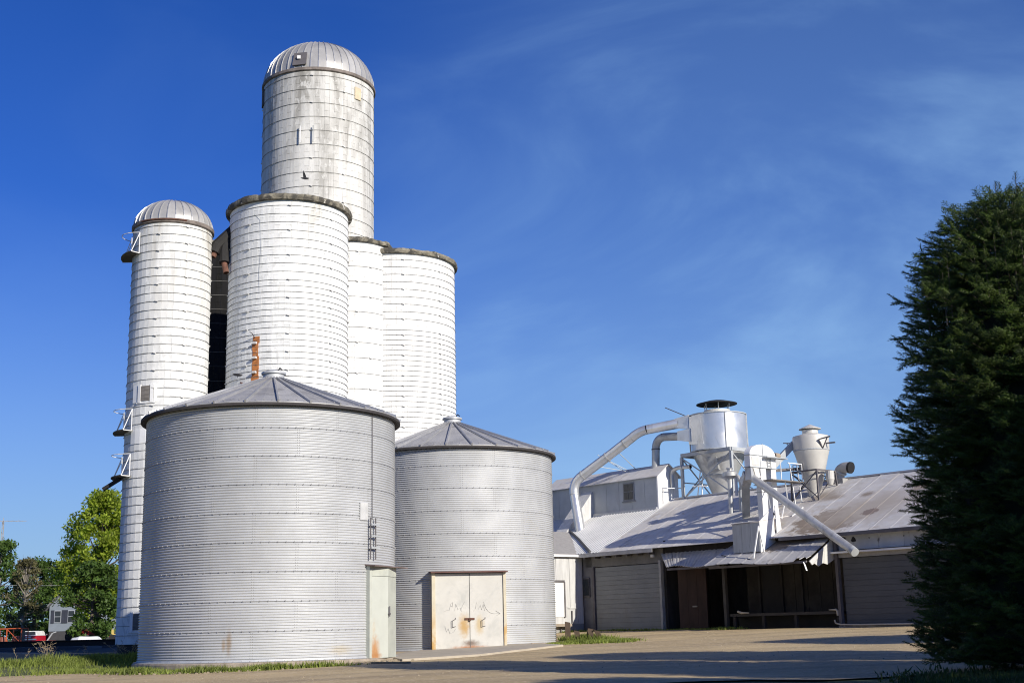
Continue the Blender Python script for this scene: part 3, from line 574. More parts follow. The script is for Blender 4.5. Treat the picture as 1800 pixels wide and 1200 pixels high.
fm = slope_sheet(1.0, EY - .12, RY, True); me = mesh_of('ribbed_roof_sheet', [(v[0], v[1], v[2] - 1.3) for v in fm.v], fm.f, ribbed)
x = .8 - 1.0
while x > -8.2: bt.inst('ribbed_roof_sheet', me, loc=(x, 0, 0)); x -= 1.0
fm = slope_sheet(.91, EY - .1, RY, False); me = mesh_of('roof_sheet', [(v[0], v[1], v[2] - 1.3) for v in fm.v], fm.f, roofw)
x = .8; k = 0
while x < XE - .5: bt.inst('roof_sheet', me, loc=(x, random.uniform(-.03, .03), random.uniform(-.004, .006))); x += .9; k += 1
bk = MB(); bk.hexa([(-8.2, RY, RZ - .03), (XE, RY, RZ - .03), (XE, 10.4, EZ - .05), (-8.2, 10.4, EZ - .05), (-8.2, RY, RZ), (XE, RY, RZ), (XE, 10.4, EZ), (-8.2, 10.4, EZ)])
bt.part('rear_roof', bk, roofw)
B('ridge_cap', (.8, RY - .12, RZ - .03), (XE, RY + .12, RZ + .035), roofw)
B('rear_wall', (-8, 10.0, .6), (XE - .2, 10.15, EZ), wood_w)
bt.part('end_wall', MB().add([(XE - .2, 0, .6), (XE - .2, 10, .6), (XE - .2, 10, EZ), (XE - .2, RY, RZ - .1), (XE - .2, 0, EZ), (XE - .35, 0, .6), (XE - .35, 10, .6), (XE - .35, 10, EZ), (XE - .35, RY, RZ - .1), (XE - .35, 0, EZ)], [(0, 1, 2, 3, 4), (9, 8, 7, 6, 5)]), wood_w)
bt.part('end_wall', MB().add([(-8, 0, .6), (-8, 10, .6), (-8, 10, EZ), (-8, RY, RZ - .1), (-8, 0, EZ), (-7.85, 0, .6), (-7.85, 10, .6), (-7.85, 10, EZ), (-7.85, RY, RZ - .1), (-7.85, 0, EZ)], [(4, 3, 2, 1, 0), (5, 6, 7, 8, 9)]), wood_w)
B('eave_fascia', (-.65, -.42, 4.70), (4.1, -.38, 4.86), mat('pale_fascia', (.42, .42, .42), rough=.7))
B('eave_fascia', (11.0, -.42, 4.74), (XE, -.385, 4.87), frame_dk)
for i in range(7): B('rafter_end', (-.3 + i * .68, -.36, 4.62), (-.22 + i * .68, 0, 4.8), frame_dk)
# garage bay
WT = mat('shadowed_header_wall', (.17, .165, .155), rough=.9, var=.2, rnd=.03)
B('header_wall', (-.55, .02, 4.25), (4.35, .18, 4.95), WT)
B('pier_wall', (-.76, .02, .9), (-.12, .18, 4.95), mat('grey_pier_boards', (.16, .16, .17), rough=.9, var=.2))
B('door_post', (-.10, -.05, .9), (.02, .12, 4.25), frame_dk); B('door_post', (4.12, -.06, .9), (4.24, .12, 4.35), mat('chipped_white_post', (.36, .36, .35), rough=.8, var=.3))
B('wall_window', (-.70, -.06, 2.98), (-.34, .02, 3.72), glass); B('wall_window_frame', (-.74, -.04, 2.92), (-.30, .015, 3.78), frame_dk)
def sect_door(x0, x1, z0, z1, n, y, m):
    d = None
    for i in range(n):
        a, b = z0 + (z1 - z0) * i / n, z0 + (z1 - z0) * (i + 1) / n
        mb = MB().box((x0, y, a + .004), (x1, y + .05, b - .004))
        bt.part('door_panel', mb, m)
    B('door_backing', (x0, y + .055, z0), (x1, y + .07, z1), frame_dk)
sect_door(.05, 4.08, 1.3, 4.22, 14, .03, door_gray)
# open bay, rusty sliding door, dock
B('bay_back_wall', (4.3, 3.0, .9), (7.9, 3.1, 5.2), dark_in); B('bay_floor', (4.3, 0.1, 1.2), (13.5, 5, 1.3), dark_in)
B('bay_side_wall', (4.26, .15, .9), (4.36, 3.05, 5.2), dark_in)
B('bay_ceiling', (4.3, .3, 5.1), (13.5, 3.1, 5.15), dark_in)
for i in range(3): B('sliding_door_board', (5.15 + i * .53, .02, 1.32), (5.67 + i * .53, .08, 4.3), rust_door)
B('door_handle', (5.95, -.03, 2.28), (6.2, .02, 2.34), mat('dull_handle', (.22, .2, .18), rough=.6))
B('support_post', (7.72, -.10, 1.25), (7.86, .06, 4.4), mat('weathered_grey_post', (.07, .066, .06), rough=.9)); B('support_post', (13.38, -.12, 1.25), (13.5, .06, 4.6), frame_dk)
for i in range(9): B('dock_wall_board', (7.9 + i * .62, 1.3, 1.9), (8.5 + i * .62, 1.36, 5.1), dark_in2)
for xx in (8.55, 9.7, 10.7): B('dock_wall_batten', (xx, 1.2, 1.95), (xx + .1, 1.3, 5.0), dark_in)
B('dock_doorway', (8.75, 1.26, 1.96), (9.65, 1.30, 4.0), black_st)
B('dock_deck', (7.95, -.02, 1.84), (13.36, 2.35, 1.95), mat('dock_planks', (.055, .05, .045), rough=.9))
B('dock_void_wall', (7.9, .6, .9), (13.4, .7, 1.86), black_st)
for xx in (8.1, 9.6, 11.2, 13.2): B('dock_leg', (xx, .0, 1.2), (xx + .12, .12, 1.84), dark_in)
pale_pipe = mat('pale_yellow_pipe', (.50, .45, .36), rough=.6)
bt.part('bumper_pipe', MB().tube([(8.42, -.06, 2.04), (8.62, -.07, 1.98), (9.0, -.06, 1.97)], [.05, .05, .02], 8), pale_pipe)
bt.part('bumper_pipe', MB().tube([(12.9, -.06, 2.0), (13.25, -.07, 2.0), (13.31, -.08, 1.95), (13.32, -.08, 1.78)], [.015, .04, .05, .05], 8), pale_pipe)
bt.part('ground_pipe', MB().tube([(13.27, -.25, 1.62), (13.3, -.25, 1.50), (13.55, -.3, 1.44), (14.5, -.4, 1.42), (16.8, -.5, 1.42)], .032, 8), pale_pipe)
# upper wall and right garage door
for i in range(6): B('upper_wall_panel', (13.1 + i * 1.1, .04, 4.22), (14.19 + i * 1.1, .12, 4.95), upper_w)
for c in ((13.75, 4.66, .1), (14.2, 4.60, .13), (14.9, 4.62, .03), (16.4, 4.6, .03)):
    mb = MB(); k = 9; pts = [(c[0] + c[2] * math.cos(2 * PI * j / k) * random.uniform(.6, 1.2), c[1] + c[2] * .8 * math.sin(2 * PI * j / k) * random.uniform(.6, 1.2)) for j in range(k)]
    mb.v = [(p[0], .03, p[1]) for p in pts] + [(p[0], .036, p[1]) for p in pts]; mb.f = [tuple(range(k)), tuple(range(k, 2 * k))[::-1]] + [(j, j + k, (j + 1) % k + k, (j + 1) % k) for j in range(k)]
    bt.part('wall_hole', mb, black_st)
B('gutter', (13.3, -.3, 4.10), (20, .02, 4.17), white_pt); B('gutter_board', (13.3, -.02, 3.94), (20, .04, 4.10), mat('grey_gutter_board', (.30, .30, .31), rough=.8))
sect_door(13.62, 18.4, 1.38, 3.92, 12, .05, mat('dark_gray_garage_door', (.085, .09, .095), rough=.7, var=.08, rnd=.03))
B('front_wall', (18.42, .04, .9), (XE - .2, .16, 4.9), wood_w); B('threshold', (13.5, -.35, 1.1), (18.6, .04, 1.37), conc)
# canopies, sheet by sheet
def canopy(x0, x1, yi, zi, yo_a, zo_a, yo_b, zo_b, n, ribs, xo0=None, xo1=None, ragged=None):
    cs = []
    for i in range(n):
        u0, u1 = i / n, (i + 1) / n - .004
        def ip(u): return x0 + (x1 - x0) * u
        def op(u):
            X0 = xo0 if xo0 is not None else x0; X1 = xo1 if xo1 is not None else x1
            return (X0 + (X1 - X0) * u, yo_a + (yo_b - yo_a) * u, zo_a + (zo_b - zo_a) * u + .05 * math.sin(u * 7) * (1 if n > 5 else 0))
        mb = MB(); kk = 6
        yr = (ragged or {}).get(i, 0.)
        for j in range(kk + 1):
            u = u0 + (u1 - u0) * j / kk; h = .022 if (ribs and j % 2) or j == 0 else 0
            o = Vector(op(u)); inn = Vector((ip(u), yi, zi)); o = o + (inn - o) * (yr * (1 + .5 * math.sin(j * 2.3)))
            mb.v += [(inn.x, inn.y, inn.z + h), (o.x, o.y, o.z + h), (inn.x, inn.y, inn.z + h - .02), (o.x, o.y, o.z + h - .02)]
        for j in range(kk): q = j * 4; mb.f += [(q + 1, q + 5, q + 4, q), (q + 2, q + 6, q + 7, q + 3), (q + 1, q + 3, q + 7, q + 5)]
        bt.part('canopy_sheet', mb, canopy_m)
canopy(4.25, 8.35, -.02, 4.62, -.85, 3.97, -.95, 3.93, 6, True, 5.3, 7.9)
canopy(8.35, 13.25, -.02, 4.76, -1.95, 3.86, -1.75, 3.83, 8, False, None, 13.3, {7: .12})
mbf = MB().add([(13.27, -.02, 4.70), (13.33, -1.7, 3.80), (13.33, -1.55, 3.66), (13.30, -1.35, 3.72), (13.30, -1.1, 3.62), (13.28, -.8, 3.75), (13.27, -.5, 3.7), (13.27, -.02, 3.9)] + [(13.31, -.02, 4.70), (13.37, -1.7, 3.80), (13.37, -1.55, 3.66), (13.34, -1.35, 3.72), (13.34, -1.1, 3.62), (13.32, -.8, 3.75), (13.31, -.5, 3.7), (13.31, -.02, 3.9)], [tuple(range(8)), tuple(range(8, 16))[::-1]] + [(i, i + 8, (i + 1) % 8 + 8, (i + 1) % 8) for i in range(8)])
bt.part('torn_side_sheet', mbf, wood_w)
bt.part('torn_strip', MB().bar((13.1, -1.7, 3.78), (13.25, -1.75, 3.45), .06, .02), white_pt)
B('canopy_beam', (5.3, -.82, 3.84), (8.2, -.74, 3.93), frame_dk); B('canopy_beam', (8.4, -1.7, 3.74), (13.2, -1.62, 3.83), frame_dk)
B('clerestory_wall', (4.3, .05, 4.55), (13.1, .15, 5.02), dark_in)
for i, xx in enumerate(()): bt.part('canopy_brace', MB().bar((xx, 0, 3.0), (xx, -1.5, 3.85), .08), dark_in)
# monitor on the roof
for i in range(9):
    xa, xb = -7.4 + i * .885, -7.4 + (i + 1) * .885 - .012
    bt.part('monitor_siding_panel', MB().box((xa, 4.0, 7.0), (xb, 4.03, 8.72)), siding)
gb = MB()
for i in range(4):
    ya, yb = 4.03 + i * .37, 4.03 + (i + 1) * .37 - .01
    def top(y): return 8.72 + (9.27 - 8.72) * (1 - abs(y - 4.76) / .76)
    bt.part('monitor_gable_board', MB().hexa([(.50, ya, 6.95), (.56, ya, 6.95), (.56, yb, 6.95), (.50, yb, 6.95), (.50, ya, top(ya)), (.56, ya, top(ya)), (.56, yb, top(yb)), (.50, yb, top(yb))]), white_pt)
B('monitor_rear_wall', (-7.4, 5.48, 7.0), (.5, 5.52, 8.7), siding)
for s_, (ya, yb) in enumerate(((3.88, 4.76), (4.76, 5.66))):
    za, zb2 = (8.66, 9.32) if s_ == 0 else (9.32, 8.66)
    for i in range(5):
        xa = -7.5 + i * 1.64; bt.part('monitor_roof_sheet', MB().hexa([(xa, ya, za - .03), (xa + 1.63, ya, za - .03), (xa + 1.63, yb, zb2 - .03), (xa, yb, zb2 - .03), (xa, ya, za), (xa + 1.63, ya, za), (xa + 1.63, yb, zb2), (xa, yb, zb2)]), roofw)
B('corner_trim', (.50, 3.985, 6.95), (.575, 4.0, 8.7), white_pt)
wn = B('window', (-1.78, 3.97, 7.62), (-1.02, 4.0, 8.52), frame_w)
for a in (-1.70, -1.38):
    for b in (7.70, 8.10): B('pane', (a, 3.955, b), (a + .29, 3.97, b + .36), glass, parent=wn)
B('window_sill', (-1.84, 3.93, 7.56), (-.94, 3.995, 7.62), frame_w, parent=wn)
B('flashing', (-3.9, 3.9, 6.98), (.5, 3.99, 7.16), galv)
# sloping chute beside the duct
bt.part('roof_chute', MB().hexa([(-4.75, 1.9, 6.05), (-3.95, 1.9, 6.05), (-3.95, 4.0, 7.0), (-4.75, 4.0, 7.0), (-4.75, 1.95, 6.12), (-3.95, 1.95, 6.12), (-3.95, 4.0, 8.35), (-4.75, 4.0, 8.35)]), wood_w)
# the wing behind the bins
wx = -.77
for i in range(7):
    yb = -.02 - i * .42; nm = 'wing_board'
    bt.part(nm, MB().box((wx - .05, yb - .41, 2.45 if i > 0 else 1.72), (wx + (.01 if i % 2 else .0), yb, 4.9)), wood_w)
B('wing_lower_wall', (wx - .06, -5.5, 1.72), (wx - .02, -.02, 3.0), wood_w); B('wing_base_wall', (wx - .06, -5.5, .6), (wx - .01, 0.0, 1.70), mat('grey_block_base', (.27, .27, .265), rough=.9, var=.15))
B('lower_trim', (wx, -1.0, 2.4), (wx + .03, -.02, 2.45), wood_w)
wd = B('wing_door', (wx - .01, -2.3, 2.04), (wx + .02, -1.25, 3.58), white_pt)
B('door_frame', (wx, -2.4, 3.58), (wx + .05, -1.2, 3.68), frame_dk, parent=wd); B('door_frame', (wx, -1.25, 2.0), (wx + .05, -1.17, 3.6), frame_dk, parent=wd)
B('wing_step', (wx, -2.4, 1.6), (wx + .35, -1.1, 1.72), conc)
B('wall_pipe', (wx + .01, -.80, 1.75), (wx + .05, -.75, 2.3), frame_dk)
B('downpipe', (wx + .01, -1.55, .9), (wx + .06, -1.48, 1.7), frame_dk)
B('wing_front_wall', (-6.9, -5.5, .6), (wx - .05, -5.4, 4.9), wood_w)
WZ, WR, WRX = 4.86, 6.19, -3.84
for s_ in (0, 1):
    xa, xb = (-.62, WRX) if s_ == 0 else (WRX, -7.06)
    za, zb2 = (WZ, WR) if s_ == 0 else (WR, WZ)
    yi = (-.3, 2.3) if s_ == 0 else (2.3, -.3)
    bt.part('wing_roof', MB().hexa([(xa, -5.8, za - .06), (xa, yi[0], za - .06), (xb, yi[1], zb2 - .06), (xb, -5.8, zb2 - .06), (xa, -5.8, za), (xa, yi[0] - .1, za), (xb, yi[1], zb2), (xb, -5.8, zb2)]), shingle)
B('wing_gutter', (-.62, -5.8, WZ - .12), (-.56, -.3, WZ - .02), white_pt)
bt.part('valley_flashing', MB().tube([(-3.84, 2.2, 6.24), (-2.2, 1.2, 5.72), (.2, -.4, 4.93)], .06, 6), seam_m)
for p in ((-.9, -2.05, 5.04), (-1.3, -2.6, 5.2)): bt.part('pigeon_spike', MB().box(p, (p[0] + .1, p[1] + .1, p[2] + .1)), black_st)
B('flood_light', (3.72, -.12, 4.5), (3.85, .0, 4.62), white_pt)

# ------------------------------------------------------------------ things on the roof
# hood box
hd = Thing('roof_hood', 'boxy white hood standing on the canopy below the elevator head', 'hood', (9.9, -.6, 4.4), 'B')
hx0, hx1 = 9.2, 10.53
for i in range(3):
    a, b = hx0 + (hx1 - hx0) * i / 3, hx0 + (hx1 - hx0) * (i + 1) / 3 - .008
    hd.part('front_panel', MB().hexa([(a, -1.02, 4.34), (b, -1.02, 4.34), (b, -.98, 4.34), (a, -.98, 4.34), (a, -1.0, 5.50), (b, -1.0, 5.50), (b, -.96, 5.50), (a, -.96, 5.50)]), mat('streaked_hood_metal', (.43, .45, .46), rough=.55, metal=.2, var=.15, scale=2, stretch=(4, 4, .4), col2=(.25, .26, .26), c2=(.56, .7, 2., (4, 4, .4))))
hd.part('side_panel', MB().hexa([(hx1, -1.0, 4.3), (hx1 + .04, -1.0, 4.3), (hx1 + .04, -.05, 4.7), (hx1, -.05, 4.7), (hx1, -1.0, 5.52), (hx1 + .04, -1.0, 5.52), (hx1 + .04, -.10, 6.15), (hx1, -.10, 6.15)]), white_pt)
hd.part('side_panel', MB().hexa([(hx1 + .02, .05, 4.85), (hx1 + .06, .05, 4.85), (hx1 + .06, .4, 5.0), (hx1 + .02, .4, 5.0), (hx1 + .02, .05, 6.2), (hx1 + .06, .05, 6.2), (hx1 + .06, .25, 6.2), (hx1 + .02, .25, 6.2)]), white_pt)
hd.part('side_panel', MB().hexa([(hx0 - .04, -1.0, 4.3), (hx0, -1.0, 4.3), (hx0, 0.1, 4.8), (hx0 - .04, 0.1, 4.8), (hx0 - .04, -1.0, 5.52), (hx0, -1.0, 5.52), (hx0, .1, 5.7), (hx0 - .04, .1, 5.7)]), siding)
hd.part('top_sheet', MB().hexa([(hx0 - .05, -1.04, 5.50), (hx1 + .05, -1.04, 5.52), (hx1 + .05, .9, 5.80), (hx0 - .05, .9, 5.72), (hx0 - .05, -1.04, 5.53), (hx1 + .05, -1.04, 5.55), (hx1 + .05, .9, 5.83), (hx0 - .05, .9, 5.75)]), roofw)
hd.part('brace', MB().bar((10.55, -1.05, 5.35), (10.6, -1.55, 4.05), .045).bar((10.55, -1.05, 5.35), (10.75, -1.05, 4.3), .035), white_pt)
hd.part('hanging_wire', MB().tube([(8.6, -1.1, 4.3), (9.4, -1.35, 4.12), (10.4, -1.55, 4.03)], .015, 4), black_st)
# big cyclone
cyx, cyy = 2.80, 6.1
cy1 = Thing('dust_cyclone', 'large silver dust cyclone under a flat black rain cap on the roof ridge', 'dust cyclone', (cyx, cyy, 7.3), 'B', group=None)
z0c, z1c = 9.72, 11.52
cy1.part('drum', MB().lathe([(1.38, z0c), (1.38, z1c), (.6, z1c + .10), (.6, z1c + .12)], (cyx, cyy, 0), 48), silver, smooth=True)
for z in (z0c, z1c - .03): cy1.part('band', MB().lathe([(1.38, z), (1.42, z), (1.42, z + .05), (1.38, z + .05)], (cyx, cyy, 0), 48), steel_pt)
for a in (-2.42, -.62, .6, 2.2): cy1.part('seam_strip', MB().bar((cyx + 1.40 * math.cos(a), cyy + 1.40 * math.sin(a), z0c), (cyx + 1.40 * math.cos(a), cyy + 1.40 * math.sin(a), z1c), .035), silver_d)
cy1.part('cone', MB().lathe([(1.33, z0c - .02), (1.22, z0c - .3), (.80, 8.55), (.36, 7.45), (.2, 7.2)], (cyx, cyy, 0), 48), silver_d, smooth=True)
cy1.part('cone_band', MB().lathe([(.83, 8.52), (.85, 8.54), (.85, 8.58), (.82, 8.6)], (cyx, cyy, 0), 32), steel_pt)
cy1.part('cone_hatch', MB().hexa([(cyx + .18, cyy - 1.04, 8.75), (cyx + .62, cyy - .88, 8.75), (cyx + .60, cyy - .7, 8.75), (cyx + .2, cyy - .85, 8.75), (cyx + .18, cyy - 1.22, 9.35), (cyx + .68, cyy - 1.06, 9.35), (cyx + .6, cyy - .8, 9.35), (cyx + .2, cyy - .9, 9.35)]), silver_d)
cy1.part('neck', MB().lathe([(.64, z1c + .08), (.64, z1c + .26), (.60, z1c + .26), (.60, z1c + .05)], (cyx, cyy, 0), 32), cream)
hz = z1c + .58
cap = cy1.part('rain_cap', MB().lathe([(.001, hz + .22), (.5, hz + .13), (1.0, hz), (1.0, hz - .03), (.5, hz + .02), (.12, hz - .06), (.001, hz - .06)], (cyx, cyy, 0), 40), black_st)
for j in range(6): a = j * PI / 3 + .3; cy1.part('cap_strut', MB().bar((cyx + .62 * math.cos(a), cyy + .62 * math.sin(a), z1c + .2), (cyx + .66 * math.cos(a), cyy + .66 * math.sin(a), hz + .05), .03), silver_d)
# inlet box with two throats
cy1.part('inlet_box', MB().hexa([(2.05, 4.76, 10.08), (3.0, 4.72, 10.02), (3.0, 5.3, 10.02), (2.05, 5.6, 10.08), (1.9, 4.76, 11.40), (2.85, 4.72, 11.5), (2.85, 5.3, 11.5), (1.9, 5.6, 11.40)]), silver)
cy1.part('inlet_throat', MB().hexa([(1.35, 4.55, 10.98), (2.1, 4.72, 10.85), (2.1, 5.5, 10.85), (1.35, 5.0, 10.98), (1.35, 4.55, 11.42), (2.1, 4.72, 11.54), (2.1, 5.5, 11.54), (1.35, 5.0, 11.42)]), silver)
cy1.part('inlet_throat', MB().hexa([(1.5, 4.55, 10.34), (2.2, 4.72, 10.2), (2.2, 5.5, 10.2), (1.5, 5.0, 10.34), (1.5, 4.55, 10.78), (2.2, 4.72, 10.86), (2.2, 5.5, 10.86), (1.5, 5.0, 10.78)]), silver)
cy1.part('inlet_rod', MB().bar((1.95, 4.74, 11.5), (.85, 4.5, 12.05), .04), frame_dk)
fx0, fx1, fy0, fy1, fz = 1.4, 4.5, 4.9, 7.3, 9.62
fr = MB()
for a, b in (((fx0, fy0), (fx1, fy0)), ((fx1, fy0), (fx1, fy1)), ((fx1, fy1), (fx0, fy1)), ((fx0, fy1), (fx0, fy0))): fr.bar((*a, fz), (*b, fz), .14, .17)
cy1.part('support_frame', fr, steel_pt)
for (a, b) in ((fx0, fy0), (fx1, fy0), (fx1, fy1), (fx0, fy1)): cy1.part('leg', MB().bar((a, b, fz - .1), (a, b, rz(min(b, 10 - b)) - .15), .13), steel_pt)
for p, q in (((fx0, fy0, 9.5), (fx1, fy0, 7.5)), ((fx1, fy0, 9.5), (fx0, fy0, 7.5)), ((fx1, fy0, 9.5), (fx1, fy1, 7.5)), ((fx0, fy1, 9.5), (fx1, fy1, 7.4)), ((fx0, fy0, 9.5), (fx0, fy1, 7.5)), ((fx0, fy1, 9.5), (fx0, fy0, 7.5)), ((fx0, fy0, 8.3), (fx0, fy1, 8.3)), ((fx1, fy1, 9.5), (fx0, fy1, 7.4))):
    cy1.part('cross_brace', MB().bar(p, q, .05), steel_pt)
cy1.part('small_ladder', MB().bar((2.0, 5.2, 7.4), (2.2, 5.4, 9.2), .04).bar((2.3, 5.2, 7.4), (2.3, 5.4, 9.2), .04).bar((1.85, 5.1, 8.1), (2.6, 5.3, 8.05), .06), white_pt)
# ducts
dk = Thing('long_duct', 'long silver duct rising from the ribbed roof and bending up to the big cyclone', 'duct', (-3.4, 2.4, 6.2), 'B')
def duct(t, pts, r, nm='duct_section', m=silver, band=True):
    pts = [Vector(p) for p in pts]
    for i in range(len(pts) - 1): t.part(nm, MB().tube([pts[i], pts[i + 1]], r, 20, caps=False), m, smooth=True)
    if band:
        for i in range(1, len(pts) - 1):
            d = (pts[i + 1] - pts[i - 1]).normalized(); t.part('duct_band', MB().tube([pts[i] - d * .02, pts[i] + d * .02], r + .02, 20), silver_d)
def bend(pts, k=5):      # round a corner of three points
    a, b, c = [Vector(p) for p in pts]; return [a.lerp(b, i / k).lerp(b.lerp(c, i / k), i / k) for i in range(k + 1)]
el = bend([(-3.72, 2.45, 8.1), (-3.80, 2.45, 8.75), (-3.25, 2.65, 9.02)], 6)
dk.part('vertical_duct', MB().tube([(-3.35, 2.45, 6.15), (-3.72, 2.45, 8.1)], [.25, .235], 22, caps=False), silver, smooth=True)
dk.part('elbow', MB().tube(el, .235, 22, caps=False), silver, smooth=True)
dk.part('duct_section', MB().tube([el[-1], (-1.9, 3.08, 9.82)], .235, 22, caps=False), silver, smooth=True)
dk.part('duct_section', MB().tube([(-1.9, 3.08, 9.82), (-.55, 3.5, 10.65)], .23, 22, caps=False), silver, smooth=True)
dk.part('elbow', MB().tube(bend([(-.55, 3.5, 10.65), (-.2, 3.62, 10.92), (.2, 3.8, 10.98)], 5), .23, 22, caps=False), silver, smooth=True)
dk.part('duct_section', MB().tube([(.2, 3.8, 10.98), (1.4, 4.75, 11.2)], [.23, .24], 22, caps=False), silver, smooth=True)
for p, d in (((-3.72, 2.45, 8.08), (-.19, 0, 1)), ((-3.25, 2.65, 9.02), (1, .3, .6)), ((-1.9, 3.08, 9.82), (1, .3, .6)), ((-.95, 3.38, 10.4), (1, .3, .6))):
    d = Vector(d).normalized(); p = Vector(p); dk.part('duct_band', MB().tube([p - d * .03, p + d * .03], .25, 22), silver_d)
for a, b in (((-2.3, 3.0, 9.35), (-2.0, 4.5, 9.2)), ((-2.0, 3.3, 9.6), (-2.15, 4.6, 9.2)), ((-1.35, 3.4, 9.95), (-1.5, 4.7, 9.25)), ((-2.6, 3.1, 10.0), (-1.9, 4.6, 9.2)), ((-1.2, 4.7, 9.28), (-1.7, 4.7, 9.28))): dk.part('strut', MB().bar(a, b, .028), steel_pt)
d2_ = Thing('short_duct', 'short curved silver duct joining the cyclone below the long duct', 'duct', (-.2, 4.75, 9.2), 'B')
e2 = bend([(-.14, 4.75, 10.1), (-.12, 4.75, 10.62), (.42, 4.75, 10.66)], 7)
d2_.part('vertical_duct', MB().tube([(-.2, 4.75, 9.15), (-.14, 4.75, 10.1)], .2, 20, caps=False), silver_d, smooth=True)
d2_.part('elbow', MB().tube(e2, .2, 20, caps=False), silver_d, smooth=True); d2_.part('duct_section', MB().tube([e2[-1], (1.55, 4.78, 10.56)], .2, 20, caps=False), silver_d, smooth=True)
d2_.part('duct_band', MB().tube([(-.14, 4.75, 10.08), (-.14, 4.75, 10.14)], .215, 20), seam_m)
gn = Thing('vent_pipe', 'small goosenecked vent pipe on the gable of the roof monitor', 'vent pipe', (.75, 4.9, 8.1), 'B')
gn.part('pipe', MB().tube([(.74, 4.9, 8.1), (.72, 4.9, 8.7)] + bend([(.72, 4.9, 8.75), (.74, 4.9, 9.05), (1.2, 4.9, 9.06)], 5) + [(1.95, 4.9, 9.03)], .1, 12, caps=False), silver_d, smooth=True)
gn.part('clamp', MB().tube([(1.35, 4.9, 9.05), (1.45, 4.9, 9.05)], .13, 12), silver_d); gn.part('dark_mouth', MB().tube([(1.93, 4.9, 9.03), (1.94, 4.9, 9.03)], .09, 12), black_st)
gn.part('bracket', MB().bar((.55, 4.3, 8.1), (.9, 4.3, 8.05), .04).bar((.9, 4.3, 8.05), (1.05, 5.3, 8.1), .04).bar((.62, 4.3, 7.3), (.62, 4.3, 8.1), .03), white_pt)
# mushroom vent pipe and forked ducts in front of the elevator
mv = Thing('mushroom_vent', 'thin vent stack with a disc cap standing left of the elevator', 'vent stack', (6.2, 2.6, 6.2), 'B')
mv.part('stack', MB().tube([(6.2, 2.6, 6.3), (6.24, 2.6, 7.95)], [.10, .12], 12), silver_d, smooth=True)
mv.part('disc_cap', MB().lathe([(.12, 7.86), (.25, 7.95), (.33, 7.98), (.33, 8.15), (.22, 8.2), (.12, 8.22), (.12, 8.30), (.17, 8.32), (.14, 8.36), (.001, 8.37)], (6.25, 2.6, 0), 24), silver_d, smooth=True)
mv.part('side_pipe', MB().tube([(6.45, 2.75, 8.0), (6.45, 2.75, 7.1)], .07, 10), white_pt)
fk = Thing('forked_duct', 'forked grey duct meeting in a Y between the vent stack and the elevator', 'duct', (6.7, 2.7, 6.4), 'B')
fk.part('stem', MB().tube([(6.70, 2.7, 6.35), (6.75, 2.7, 7.45)], [.09, .11], 12), steel_pt, smooth=True)
fk.part('left_branch', MB().tube(bend([(6.45, 2.65, 8.06), (6.75, 2.68, 8.0), (6.78, 2.7, 7.4)], 7), .085, 10), silver_d, smooth=True)
fk.part('right_branch', MB().tube([(6.78, 2.7, 7.4), (7.2, 2.2, 7.72), (8.85, .45, 7.68)], .085, 10), steel_pt, smooth=True)
sdk = Thing('slanting_duct', 'wide square grey duct slanting down from the elevator head to the roof', 'duct', (7.5, 2.0, 6.0), 'B')
sdk.part('casing', MB().bar((7.5, 2.0, 6.05), (8.75, .55, 7.35), .33, .26), steel_pt)
sdk.part('transition', MB().bar((8.7, .6, 7.3), (9.05, .38, 7.7), .38, .3), silver_d)
# bucket elevator: its broad side faces the gable end, so it lies across the ridge direction
el_ = Thing('bucket_elevator', 'white bucket elevator with a rounded head and two square legs rising through the roof', 'bucket elevator', (9.2, 1.2, 5.6), 'B')
xf, xb_, yc, hw = 9.40, 9.10, .98, .86
hm = MB(); arc = [(yc + hw * math.cos(PI * i / 16), 8.45 + .46 * math.sin(PI * i / 16)) for i in range(17)]
for xv in (xb_, xf): hm.v += [(xv, a, b) for a, b in arc]
hm.f = [tuple(range(17)), tuple(range(17, 34))[::-1]] + [(i, i + 1, i + 18, i + 17)[::-1] for i in range(16)] + [(16, 0, 17, 33)]
el_.part('rounded_hood', hm, white_pt); el_.part('hood_seam', MB().bar((xf + .01, yc, 8.45), (xf + .01, yc, 8.93), .035), steel_pt)
el_.part('head_box', MB().box((xb_, .12, 7.95), (xf, 1.84, 8.42)), white_pt)
el_.part('head_flange', MB().box((xb_ - .03, .08, 8.42), (xf + .04, 1.88, 8.45)), steel_pt)
el_.part('head_panel', MB().box((xf, .22, 8.0), (xf + .025, .72, 8.34)), mat('cream_panel', (.66, .62, .56), rough=.6))
el_.part('panel_seam', MB().box((xf, .78, 7.95), (xf + .02, .81, 8.42)), steel_pt)
el_.part('lower_flange', MB().box((xb_ - .03, .08, 7.91), (xf + .03, 1.88, 7.945)), steel_pt)
el_.part('discharge_spout', MB().hexa([(xb_, .1, 7.38), (xf + .05, .1, 7.38), (xf + .05, .6, 7.38), (xb_, .6, 7.38), (xb_, .13, 7.9), (xf, .13, 7.9), (xf, .72, 7.9), (xb_, .72, 7.9)]), silver_d)
el_.part('spout_door', MB().hexa([(xf + .05, .36, 7.48), (xf + .08, .36, 7.48), (xf + .08, .66, 7.48), (xf + .05, .66, 7.48), (xf + .01, .26, 7.88), (xf + .04, .26, 7.88), (xf + .04, .60, 7.88), (xf + .01, .60, 7.88)]), MATS['cream_panel'])
for ya, yb, zb in ((.80, 1.16, 5.6), (1.50, 1.84, 5.75)): el_.part('leg_casing', MB().box((xf - .28, ya, zb), (xf - .02, yb, 7.91)), white_pt)
for z in (7.2, 6.9): el_.part('casing_joint', MB().box((xf - .42, .78, z), (xf, 1.18, z + .03)), steel_pt)
